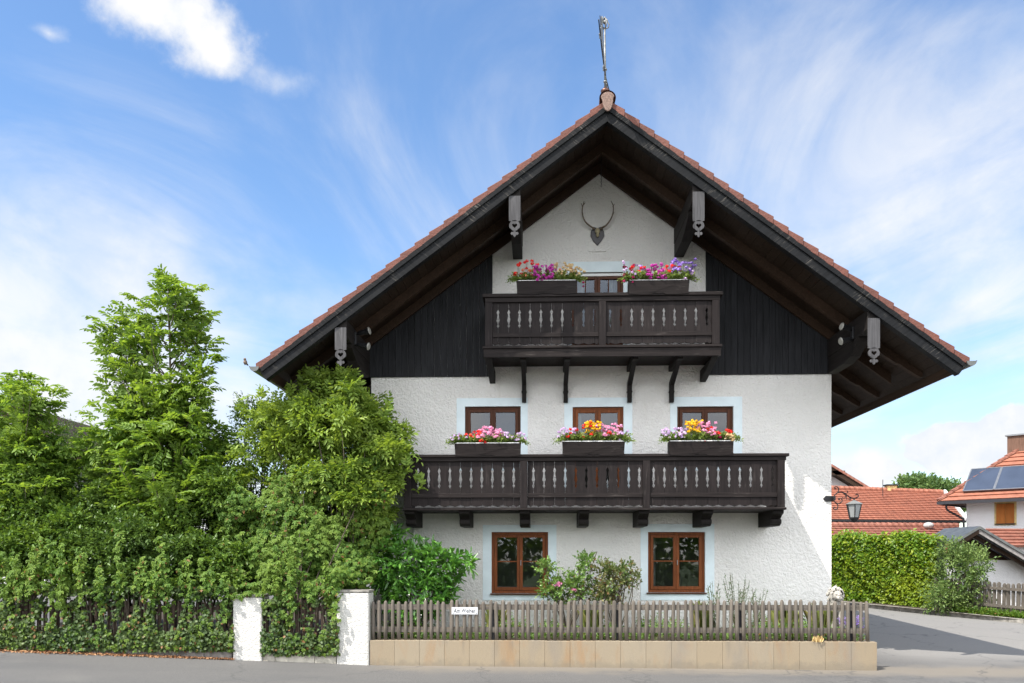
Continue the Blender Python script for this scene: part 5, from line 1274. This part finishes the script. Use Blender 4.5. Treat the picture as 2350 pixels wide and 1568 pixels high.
rose('green rose bush with a few pink blooms below the left window', [E(1300, 1350, 40, 40, -1.0, .3), E(1252, 1300, 26, 20, -1.0, .2), E(1262, 1345, 26, 30, -1.05, .2), E(1345, 1285, 26, 18, -1.0, .2), E(1330, 1340, 28, 40, -1.0, .25)], 330, LF_ROSE, bs,
     [P(1279, 1345, -1.2), P(1317, 1356, -1.2), P(1284, 1340, -1.15)], [(P(1330, 1310, -1.0), P(1345, 1275, -1.0)), (P(1250, 1310, -1.0), P(1238, 1285, -1.0)), (P(1362, 1290, -1.0), P(1370, 1266, -1.0))])['label'] = 'green rose bush with pink blooms between the two ground floor windows, overlapping the dark pane'
bs = (PX(1415, -1.0), -1.0, zg0)
rose('rose bush with reddish young leaves and no blooms, between the two ground floor windows', [E(1410, 1340, 42, 45, -1.0, .3), E(1390, 1305, 30, 22, -1.0, .25), E(1435, 1310, 26, 26, -1.0, .2), E(1462, 1325, 10, 18, -1.0, .1), E(1375, 1360, 25, 25, -1.0, .2)], 270, LF_ROSER, bs, [], [(P(1400, 1300, -1.0), P(1388, 1278, -1.0)), (P(1455, 1330, -1.0), P(1464, 1305, -1.0)), (P(1350, 1320, -1), P(1358, 1280, -1))])
def spikes(name, label, cat, us, Y, v0, v1, leaf, k, L, W, ns, spread, group=None, zb0=None, bl=None):
    root = thing(name, label, cat, (PX(us[0], Y), Y, zg0), group); S, Dr, Ln = [], [], []; mb = MB()
    for _ in range(ns):
        u = random.choice(us)+random.gauss(0, spread); a = P(u, 1400, Y); v = random.uniform(v0, v1)
        t = P(u+random.gauss(0, spread*1.4), v, Y+random.gauss(0, .08)); b = Vector((PX(us[0], Y)+random.gauss(0, .015), Y+random.gauss(0, .015), zg0))
        S.append(tuple(b)); Dr.append(tuple((t-b).normalized())); Ln.append((t-b).length); mb.tube([b, t], [.006, .003], 4, False)
    fo = Fol(); shoots(fo, np.array(S), np.array(Dr), np.array(Ln), k, L, W, .8, .04, .4, .3)
    fo.build('foliage', leaf, root); mb.build('stem', TWIG, root)
    if bl:
        f = Fol(); s, d, l_ = np.array(S), np.array(Dr), np.array(Ln)
        for i in range(16): 
            f.add(s+d*(l_*(.72+.28*i/15))[:, None], unit(rnd(len(s))+UP*.3), rnd(len(s)), .022, .018)
        f.build('blossom', PT[bl], root)
    return root
spikes('tall_herb', 'wispy grey green herb standing against the wall right of the window pair', 'plant', [1692], -.9, 1312, 1370, LF_HERB, 26, .05, .018, 26, 14)['label'] = 'tallest wispy grey green herb in front of the bare white wall'
spikes('tall_herb', 'low feathery herb beside the lower window nearest the lion', 'plant', [1642], -1.1, 1330, 1385, LF_HERB, 18, .06, .022, 14, 8)['label'] = 'lower leafy herb under the corner of the brown window nearest the lion'
spikes('tall_herb', '', 'plant', [1735], -.95, 1345, 1385, LF_HERB, 16, .05, .02, 12, 8)['label'] = 'smallest wispy herb standing beside the tallest one towards the lion'
spikes('lavender', 'violet lavender clump behind the last fence pickets near the lion', 'plant', [1955], -1.5, 1412, 1440, LF_HERB, 12, .05, .008, 60, 9, bl='violet')
def tuft(label, u, Y, v1, leaf, n=170, wid=.16, gl=.9, zbase=None):
    c = P(u, 1450, Y); zb0 = zg0 if zbase is None else zbase
    root = thing('grass_tuft', label, 'grass tuft', (c.x, Y, zb0), 'grass tufts in the garden bed'); h = PZ(u, v1, Y)-zb0
    S = np.stack([c.x+R.normal(0, .05, n), Y+R.normal(0, .05, n), np.full(n, zb0)], 1); a = R.uniform(0, 6.28, n); t = np.abs(R.normal(0, wid*2, n))
    d = unit(np.stack([np.cos(a)*t, np.sin(a)*t, np.ones(n)], 1)); fo = Fol()
    fo.add(S, d, unit(np.stack([np.cos(a), np.sin(a), .5+0*a], 1)), h*R.uniform(.6, 1.15, n), .014); fo.build('blades', leaf, root, .05, .45)
tuft('greenish yellow grass tuft low behind the fence near the street sign', 1140, -1.2, 1400, LF_GRASS)
tuft('tall greenish grass tuft behind the fence below the rose bushes', 1360, -1.3, 1398, LF_GRASS)
tuft('yellow green grass tuft behind the fence beside the service post', 1610, -1.3, 1392, LF_GRASS)
tuft('pale grass tuft behind the fence below the bare white wall', 1800, -1.3, 1400, LF_GRASS)
tuft('golden grass tuft behind the fence not far from the lion', 1885, -1.35, 1398, LF_GRASS)
tuft('dry straw coloured tuft hanging over the edge of the sandstone wall', 1877, YS+.03, 1460, LF_STRAW, 60, .4, zbase=ztw-.005)
n = 3600; x = R.uniform(xs0+.1, PX(1972, -1.5), n); yv_ = R.uniform(YS+.35, -.1, n)
S = np.stack([x, yv_, np.full(n, zg0)], 1); fo = Fol(); hh = .10+.22*np.abs(np.sin(x*1.9)+.6*np.sin(x*4.3+1))
shoots(fo, S, unit(UP+R.normal(0, .4, (n, 3))), hh*R.uniform(.6, 1.3, n), 6, .05, .028, LF_MID and .9, .1, .6)
tag(fo.build('ground_cover', LF_ROSE, None), 'low leafy ground cover filling the garden bed', kind='stuff')

# ------------------------------------------------------------------ background, lantern side of the house
def tiled(mb, e0, e1, r0, r1, n, lift=.05):
    """courses of tiles on the plane between eave e0-e1 and ridge r0-r1"""
    e0, e1, r0, r1 = map(Vector, (e0, e1, r0, r1)); nn = (e1-e0).cross(r0-e0).normalized()
    if nn.z < 0: nn = -nn
    for i in range(n):
        t0, t1 = i/n, min(1, (i+1.12)/n)
        a, b, c, d = e0.lerp(r0, t0), e1.lerp(r1, t0), e1.lerp(r1, t1), e0.lerp(r0, t1)
        mb.add([a+nn*lift, b+nn*lift, c+nn*.005, d+nn*.005, a, b], [(0, 1, 2, 3), (4, 5, 1, 0)])
    return mb
def block(mb, c, d1, d2, a0, a1, b0, b1, z0, z1):
    w = lambda a, b, z: (c.x+d1.x*a+d2.x*b, c.y+d1.y*a+d2.y*b, z)
    return mb.add([w(a0,b0,z0),w(a1,b0,z0),w(a1,b1,z0),w(a0,b1,z0),w(a0,b0,z1),w(a1,b0,z1),w(a1,b1,z1),w(a0,b1,z1)], [(0,3,2,1),(4,5,6,7),(0,1,5,4),(1,2,6,5),(2,3,7,6),(3,0,4,7)])
def Q(u, v, depth): return P(u, v, depth-D)          # depth measured from the camera
# hornbeam hedge
k0, k1 = Q(1860, 1384, 33.5), Q(2150, 1398, 30.0)
hz0 = -.08
def kerb_pt(u):
    t = (u-1860)/(2350-1860); dep = 31-5*t; v = 1380+48*t; return Vector((PX(u, dep-D), dep-D, EYE-(v-HZ)*dep/F))
NBK = Vector((.70, .71, 0))
hroot = thing('hornbeam_hedge', 'tall clipped bright green hornbeam hedge along the side street', 'hedge', tuple(kerb_pt(2000)+Vector((0, .9, 0))))
fo = Fol(); pts, nr = [], []
ua, ub = 1840, 2122
for _ in range(15500):
    u = random.uniform(ua, ub); b = kerb_pt(u)+NBK*.8; gb_ = b.z; top = EYE+(HZ-1239)*(b.y+D)/F+.08*math.sin(u*.05)+random.gauss(0, .05)
    if random.random() < .84:
        z = random.uniform(gb_+.12, top); dpt = abs(random.gauss(0, .10))+.10*math.sin(z*7+u*.11)*math.sin(u*.07+z*3); pts.append((b.x+.7*dpt, b.y+.7*dpt, z)); nr.append((-.55, -.6, .45))
    else: k_ = random.uniform(0, 1.2); pts.append((b.x+k_*.7, b.y+k_*.7, top+abs(random.gauss(0, .10)))); nr.append((0, -.2, 1))
p = np.array(pts); m = len(p); nn = unit(np.array(nr)+rnd(m)*.55); dd = unit(np.array([-.1, -.55, -.35])+rnd(m)*.75)
fo.add(p, dd, nn, R.uniform(.10, .17, m), R.uniform(.07, .11, m)); fo.build('foliage', LF_HORN, hroot, .12, .15)
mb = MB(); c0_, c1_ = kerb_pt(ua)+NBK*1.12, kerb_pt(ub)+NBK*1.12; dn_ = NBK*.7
mb.prism([c0_+Vector((0, 0, .3)), c1_+Vector((0, 0, .3)), c1_+Vector((0, 0, 2.5)), c0_+Vector((0, 0, 2.5))], dn_); mb.build('shaded_core', m_plain('shadowed_twigs', (.035, .05, .015), .95, 0, .4, 6, .3), hroot)  # solid dark core; the shade inside the hedge is put into its colour
for i in range(14):
    mb = MB(); b = kerb_pt(ua+(ub-ua)*(i+.5)/14)+NBK*1.0; mb.tube([b, b+Vector((0, .1, 1.6))], [.05, .03], 6); mb.build('stem', BARK, hroot)
# kerb of the side street with a planted strip behind it
kl = MB(); ku = [1850+i*(2420-1850)/16 for i in range(17)]
for a, b in zip(ku, ku[1:]):
    p0, p1 = kerb_pt(a), kerb_pt(b); g_ = (p1-p0)*.006; p0 += g_; p1 -= g_
    kl.prism([p0+Vector((0, 0, -.2)), p0+NBK*.16+Vector((0, 0, -.2)), p0+NBK*.16+Vector((0, 0, .13)), p0+NBK*.02+Vector((0, 0, .13))], p1-p0)
tag(kl.build('kerb', CONC, None, bevel=.01), kind='structure')
vb_ = MB(); a, b = kerb_pt(1850)+NBK*.17+Vector((0, 0, .10)), kerb_pt(2420)+NBK*.17+Vector((0, 0, .10)); vb_.add([a, b, b+Vector((14, 14, 0)), a+Vector((14, 14, 0))], [(0, 1, 2, 3)]); tag(vb_.build('verge', SOIL, None), kind='structure')
n = 900; S = np.array([tuple(kerb_pt(u)+NBK*(.2+abs(random.gauss(0, .3)))+Vector((0, 0, .10))) for u in R.uniform(2180, 2420, n)]); fo = Fol()
shoots(fo, S, unit(UP+R.normal(0, .5, (n, 3))), R.uniform(.08, .30, n), 6, .07, .045, .9, .1, .6); tag(fo.build('verge_weeds', LF_CREEP, None), 'low green weeds along the kerb of the side street', kind='stuff')
sc_k = kerb_pt(2190)
shrub('roadside_shrub', 'loose grey green shrub at the end of the hornbeam hedge by the side street',
      [E(2195, 1330, 50, 70, sc_k.y+.5, .8), E(2225, 1290, 45, 45, sc_k.y+.6, .7), E(2185, 1270, 30, 35, sc_k.y+.7, .5), E(2165, 1370, 45, 32, sc_k.y+.3, .6), E(2245, 1370, 35, 35, sc_k.y+.4, .5)], 900, 8, .11, .055, LF_SHRUB, sc_k+Vector((.2, .6, .1)), ln=(.35, .8), lo=.3, stems=20)
# second picket fence along the side street
fr_ = thing('picket_fence', 'weathered picket fence in front of the white garage on the side street', 'fence', tuple(kerb_pt(2300)+Vector((.3, .8, 0))))
i = 0
for u in np.arange(2130, 2440, 11.2):
    b = kerb_pt(u)+NBK*.75+Vector((0, 0, .10)); mb = MB(); w = .055*random.uniform(.85, 1.1); h = 1.08+random.uniform(-.02, .02); ln_ = random.gauss(0, .012)
    mb.prism([b+Vector((-w, 0, 0)), b+Vector((w, 0, 0)), b+Vector((w+ln_, 0, h-.05)), b+Vector((w*.4+ln_, 0, h)), b+Vector((-w*.4+ln_, 0, h)), b+Vector((-w+ln_, 0, h-.05))], (0, .04, 0)); mb.build('picket', PICK, fr_)
for z in (.32, .88):
    a, b = kerb_pt(2125)+NBK*.79+Vector((0, .03, .10+z)), kerb_pt(2440)+NBK*.79+Vector((0, .03, .10+z)); mb = MB(); mb.beam(a, b, .06, .09); mb.build('rail', PICK_X, fr_)
# white garage with a gable towards the street
gd = 30.0; gA = Q(2247, 1214, gd); gsl = .60
gar = thing('garage', 'low white garage with dark timber gable behind the side street fence', 'garage', (gA.x, gA.y, 0))
hw = 3.6; zw = Q(2250, 1286, gd).z
mb = MB(); mb.box(gA.x-.55, gA.x+hw+1, gA.y+.9, gA.y+2.4, -.2, zw); mb.build('wall', NWALL, gar)
mb = MB(); y = gA.y+.88; zt0 = gA.z-.20
mb.prism([(gA.x-.55, y, zw), (gA.x+hw, y, zw), (gA.x+hw, y, gA.z-.20-hw*gsl+.0) if gA.z-.2-hw*gsl > zw else (gA.x+(zt0-zw)/gsl, y, zw+.001), (gA.x, y, zt0), (gA.x-.55, y, zt0-.55*gsl)], (0, .10, 0)); mb.build('gable_boards', RAFT, gar)
for sg in (-1, 1):
    d = .8 if sg < 0 else hw
    mb = MB(); mb.prism([(gA.x, gA.y, gA.z-.16), (gA.x+sg*d, gA.y, gA.z-.16-d*gsl), (gA.x+sg*d, gA.y, gA.z-d*gsl), (gA.x, gA.y, gA.z)], (0, .05, 0)); mb.build('bargeboard', m_plain('grey_barge', (.25, .23, .22), .8, 0, .3, 5, .2) if sg > 0 else RAFT, gar)
    mb = MB(); mb.prism([(gA.x, gA.y-.05, gA.z+.002), (gA.x+sg*(d+.05), gA.y-.05, gA.z-(d+.05)*gsl+.002), (gA.x+sg*(d+.05), gA.y-.05, gA.z-(d+.05)*gsl+.10), (gA.x, gA.y-.05, gA.z+.10)], (0, 2.6, 0)); mb.build('roof', ZINC, gar)
    mb = MB(); mb.prism([(gA.x, gA.y+.3, gA.z-.30), (gA.x+sg*d, gA.y+.3, gA.z-.30-d*gsl), (gA.x+sg*d, gA.y+.3, gA.z-.16-d*gsl), (gA.x, gA.y+.3, gA.z-.16)], (0, .1, 0)); mb.build('rafter', RAFT, gar)
# hipped house with solar panels, turned to the street corner
hc_ = Q(2218, 1200, 40.0); d1 = Vector((.72, -.69, 0)).normalized(); d2 = Vector((-d1.y, d1.x, 0)); C_ = Vector((hc_.x, hc_.y, 0)); ze = Q(2218, 1152, 40.0).z
hh_ = thing('hipped_house', 'white house with a steep orange tiled hip roof, solar panels and orange shutters', 'house', tuple(C_))
wv = lambda a, b, z: Vector((C_.x+d1.x*a+d2.x*b, C_.y+d1.y*a+d2.y*b, z))
mb = MB(); block(mb, C_, d1, d2, 0, 11, 0, 9, -.2, ze+.3); mb.build('wall', NWALL, hh_)
o_ = .95; rise = 4.95; A0, A1, A2, A3 = wv(-o_, -o_, ze), wv(11+o_, -o_, ze), wv(11+o_, 9+o_, ze), wv(-o_, 9+o_, ze); R0, R1 = wv(4.5, 4.5, ze+rise), wv(6.5, 4.5, ze+rise)
mb = MB(); tiled(mb, A0, A1, R0, R1, 24, .07); tiled(mb, A3, A0, R0, R0+Vector((0, 0, .001)), 24, .07); tiled(mb, A2, A3, R1, R0, 12); tiled(mb, A1, A2, R1, R1+Vector((0, 0, .001)), 12)
hr = mb.build('roof', TILE_R, hh_)
mb = MB(); nrm = (A1-A0).cross(R0-A0).normalized()
for i in range(24):
    a, b = A0.lerp(R0, i/24), A0.lerp(R0, (i+1.1)/24); mb.beam(a+Vector((0, 0, .10)), b+Vector((0, 0, .06)), .26, .09)
mb.build('hip_tile', TILE_O, hr)
mb = MB(); mb.beam(A0+Vector((0, 0, -.06)), A1+Vector((0, 0, -.06)), .12, .14); mb.beam(A0+Vector((0, 0, -.06)), A3+Vector((0, 0, -.06)), .12, .14)
dp = wv(-.10, -.06, ze-.4); mb.tube(spline([A0+Vector((.35, -.1, -.14)), A0+Vector((.45, 0, -.40)), dp+Vector((-.15, 0, -.35)), dp+Vector((0, 0, -.7)), dp+Vector((0, 0, -3.5))], 5), .05, 8); mb.build('gutter', BLACKP, hr)
mb = MB(); block(mb, C_, d1, d2, -o_, 11+o_, -o_, 9+o_, ze-.06, ze-.02); mb.build('soffit', RAFT, hr)
up_ = (R0-A0)-d1*((R0-A0).dot(d1)); L_up = up_.length; up_.normalize(); nf = nrm if nrm.z > 0 else -nrm
fp = lambda a, s: A0+d1*a+up_*s+nf*.09
for i in range(4):
    a0_ = 1.0+i*1.32; mb = MB()
    mb.prism([fp(a0_, .55), fp(a0_+1.27, .55), fp(a0_+1.27, 2.2), fp(a0_, 2.2)], nf*.06); so_ = mb.build('solar_panel', PANEL, hh_)
    fm = MB(); c4 = [fp(a0_, .55)+nf*.062, fp(a0_+1.27, .55)+nf*.062, fp(a0_+1.27, 2.2)+nf*.062, fp(a0_, 2.2)+nf*.062]
    for j in range(4): fm.beam(c4[j], c4[(j+1) % 4], .05, .02, up=nf)
    fm.build('panel_frame', ALU, so_)
# chimney clad in brown metal, roof light
hp_ = A0.lerp(R0, .43); mb = MB(); block(mb, Vector((hp_.x, hp_.y, 0)), d1, d2, -.1, .75, .2, .9, hp_.z-.6, hp_.z+1.0); cb = mb.build('chimney', m_wood('brown_sheet', (.15, .085, .06), 'z', contrast=.3), hr)
mb = MB(); block(mb, Vector((hp_.x, hp_.y, 0)), d1, d2, -.18, .83, .12, .98, hp_.z+1.0, hp_.z+1.07); mb.build('chimney_cap', ALU, cb)
mb = MB(); mb.prism([fp(3.4, 4.75), fp(3.9, 4.75), fp(3.9, 5.3), fp(3.4, 5.3)], nf*.05); mb.build('roof_light', PANEL, hr)
mb = MB(); 
def shut(u0, u1, v0, v1):
    # place on the front wall by intersecting sight lines with the wall plane
    def hit(u, v):
        o = Vector((0, -D, EYE)); r = (P(u, v, 0)-o); t = ((C_-o).dot(d2))/r.dot(d2); return o+r*t
    return hit(u0, v0), hit(u1, v0), hit(u1, v1), hit(u0, v1)
a, b, c, d = shut(2287, 2328, 1156, 1203)
za, zc_ = (a.z+b.z)/2, (c.z+d.z)/2; a.z = b.z = za; c.z = d.z = zc_
nfw = -d2
mb = MB(); m_ = (b-a)*.12; mb.prism([a-m_*1+Vector((0, 0, .22)), b+m_+Vector((0, 0, .22)), c+m_-Vector((0, 0, .06)), d-m_-Vector((0, 0, .06))], nfw*.02); sr = mb.build('window_band', OCHRE, hh_)
mb = MB(); mid = (a+b)/2; mid2 = (c+d)/2; g_ = (b-a)*.01
mb.prism([a, mid-g_, mid2-g_, d], nfw*.06); mb.prism([mid+g_, b, c, mid2+g_], nfw*.06); mb.build('shutter', SHUT, sr, bevel=.01)
mb = MB(); mb.beam(d-m_*.6+nfw*.05, c+m_*.6+nfw*.05, .12, .05); mb.build('sill', IRON, sr)
# tiled lean-to in front of the hipped house
e0, e1 = Q(2255, 1256, 35.5), Q(2520, 1256, 35.5); r0, r1 = Q(2262, 1213, 37.5), Q(2520, 1215, 37.5); mb = MB(); tiled(mb, e0, e1, r0, r1, 6, .10); lt = mb.build('porch_roof', TILE_O, hh_)
mb = MB(); mb.box(e0.x+.1, e1.x, 36-D, 37.4-D, -.2, e0.z+.1); mb.build('porch_wall', NWALL, hh_)
# long barn with a low red roof and a lower roof in front
rA, rB = Q(1700, 1113.0, 52), Q(2163, 1130, 50.5); eA, eB = Q(1700, 1191.5, 47.5), Q(2214, 1196, 46.0)
barn = thing('barn', 'long low barn with a red tiled roof, small chimney and dark board wall', 'barn', tuple((eA.x, eA.y, 0)))
mb = MB(); tiled(mb, eA, eB, rA, rB, 17, .07); br_ = mb.build('roof', TILE_R, barn)
mb = MB(); mb.add([rA, rB, rB+Vector((0, 6, -2.5)), rA+Vector((0, 6, -2.5))], [(0, 1, 2, 3)]); mb.build('rear_roof', TILE_R, barn)
mb = MB()
for i in range(44):
    a, b = rA.lerp(rB, i/44), rA.lerp(rB, (i+1)/44); mb.tube([a+Vector((0, 0, .02)), b+Vector((0, 0, .02))], [.16, .13], 8)
mb.build('ridge_tile', TILE_R, br_)
mb = MB(); mb.beam(rB+Vector((.12, 0, .05)), eB+Vector((.12, 0, .05)), .12, .22); mb.build('verge_board', LINER, br_)
mb = MB(); mb.beam(eA+Vector((0, -.1, -.04)), eB+Vector((0, -.1, -.04)), .13, .11); mb.build('gutter', IRON, br_)
mb = MB(); n = 60
for i in range(n):
    a, b = eA.lerp(eB, i/n)+Vector((0, .6, 0)), eA.lerp(eB, (i+.96)/n)+Vector((0, .6, 0)); mb.prism([(a.x, a.y, -.2), (b.x, b.y, -.2), (b.x, b.y, eA.z+.1), (a.x, a.y, eA.z+.1)], (0, .05, 0))
mb.build('board_wall', RUST, barn)
cc = Q(2044, 1120, 51.0); mb = MB(); mb.box(cc.x-.28, cc.x+.28, cc.y-.25, cc.y+.25, cc.z-.6, cc.z+.12); ck = mb.build('chimney', OCHRE, barn); mb = MB(); mb.box(cc.x-.36, cc.x+.36, cc.y-.32, cc.y+.32, cc.z+.12, cc.z+.20); mb.build('chimney_cap', IRON, ck)
an = Q(2026, 1140, 49.5); mb = MB(); mb.tube([an, an+Vector((0, 0, 1.0))], .02, 5); mb.build('antenna', IRON, barn)
# lower outbuilding roof
rA, rB = Q(1750, 1204.0, 43.5), Q(2200, 1207, 43.0); eA, eB = Q(1750, 1268, 40.0), Q(2200, 1272, 39.4)
ob = thing('outbuilding', 'low outbuilding with a weathered tile roof just above the hornbeam hedge', 'outbuilding', (eA.x, eA.y, 0))
mb = MB(); tiled(mb, eA, eB, rA, rB, 12, .08); orf = mb.build('roof', TILE_O, ob)
mb = MB()
for i in range(36):
    a, b = rA.lerp(rB, i/36), rA.lerp(rB, (i+1)/36); mb.tube([a+Vector((0, 0, .02)), b+Vector((0, 0, .02))], [.14, .11], 8)
mb.build('ridge_tile', TILE_O, orf)
mb = MB(); mb.box(eA.x, eB.x, eB.y+.7, eB.y+4.5, -.2, eB.z+.2); mb.build('wall', NWALL, ob)
mb = MB(); p0 = Q(2131, 1206, 42.5); mb.ball((p0.x, p0.y, p0.z), (.26, .2, .16), 14, 8); mb.tube([p0-Vector((0, 0, .5)), p0], .05, 6); tag(mb.build('roof_dome', m_plain('dull_white_plastic', (.42, .42, .41), .6, 0, .1, 4, .05), None, smooth=True), 'small white domed skylight on the outbuilding roof beside the hedge', 'skylight')
# neighbour's gable behind the barn
ga = Q(1888, 1056, 64); gbk = thing('gabled_house', 'house with a dark sloping verge peeping out behind the barn roof', 'house', (ga.x, ga.y, 0))
sl = .62; run = 6.5
mb = MB(); mb.prism([(ga.x-8, ga.y+1.4, 0), (ga.x+run-1.6, ga.y+1.4, 0), (ga.x+run-1.6, ga.y+1.4, ga.z-.35-(run-1.6)*sl), (ga.x, ga.y+1.4, ga.z-.35), (ga.x-8, ga.y+1.4, ga.z-.35-8*sl)], (0, 9, 0)); mb.build('wall', NWALL, gbk)
for sg, d in ((-1, 8), (1, run)):
    mb = MB(); mb.prism([(ga.x, ga.y, ga.z-.5), (ga.x+sg*d, ga.y, ga.z-.5-d*sl), (ga.x+sg*d, ga.y, ga.z-.1-d*sl), (ga.x, ga.y, ga.z-.1)], (0, .1, 0)); mb.prism([(ga.x, ga.y+.1, ga.z-.3), (ga.x+sg*d, ga.y+.1, ga.z-.3-d*sl), (ga.x+sg*d, ga.y+.1, ga.z-.1-d*sl), (ga.x, ga.y+.1, ga.z-.1)], (0, 10, 0)); mb.build('eave_boards', RAFT, gbk)
    mb = MB(); mb.prism([(ga.x, ga.y-.1, ga.z-.1), (ga.x+sg*d, ga.y-.1, ga.z-.1-d*sl), (ga.x+sg*d, ga.y-.1, ga.z+.1-d*sl), (ga.x, ga.y-.1, ga.z+.1)], (0, 10.5, 0)); mb.build('roof', TILE_O, gbk)
mb = MB(); pz_ = Q(1935, 1085, 64); mb.box(pz_.x-.9, pz_.x+.15, pz_.y, pz_.y+1.39, pz_.z-.16, pz_.z+.16); mb.build('purlin', RAFT, gbk)
# tree behind the barn
shrub('distant_tree', 'rounded leafy tree crown showing between the barn roof and the hipped house', [E(2110, 1125, 45, 32, 58, 3.), E(2155, 1130, 40, 25, 58, 3.), E(2090, 1112, 22, 18, 58, 1.6), E(2180, 1150, 40, 30, 57, 2.5)], 900, 8, .34, .22, LF_FAR, (PX(2120, 58), 58, 0), ln=(.8, 1.8), stems=14, rstem=.25, cat='tree')
# neighbour behind the trees on the far side of the hedge
nA = Q(-45, 905, 27); nb_ = thing('neighbour_house', 'pale house with a dark sloping roof half hidden behind the ash trees', 'house', (nA.x, nA.y, 0))
sl = .62; d = 5.5
mb = MB(); mb.prism([(nA.x-5, nA.y+1, 0), (nA.x+2.2, nA.y+1, 0), (nA.x+2.2, nA.y+1, nA.z-.3-2.2*sl), (nA.x, nA.y+1, nA.z-.3), (nA.x-5, nA.y+1, nA.z-.3-5*sl)], (0, 9, 0)); mb.build('wall', NWALL, nb_)
for sg in (-1, 1):
    mb = MB(); q4 = [(nA.x, nA.y, nA.z-.25), (nA.x+sg*d*.72, nA.y, nA.z-.25-d*.72*sl), (nA.x+sg*d*.72, nA.y, nA.z-d*.72*sl), (nA.x, nA.y, nA.z)]; mb.prism(q4, (0, 11, 0)); mb.build('roof', RAFT, nb_)
# wood on the far side of the road, seen only in the window panes
S = np.stack([R.uniform(-34, 34, 2600), R.uniform(-47, -41, 2600), R.uniform(.2, 7.0, 2600)], 1); S[:, 2] *= .75+.25*np.sin(S[:, 0]*.6)
fo = Fol(); shoots(fo, S, rnd(len(S)), 1.2, 6, .55, .36, .9, .1, .5); tag(fo.build('roadside_wood', LF_MID, None), 'far off wood across the road', kind='stuff')
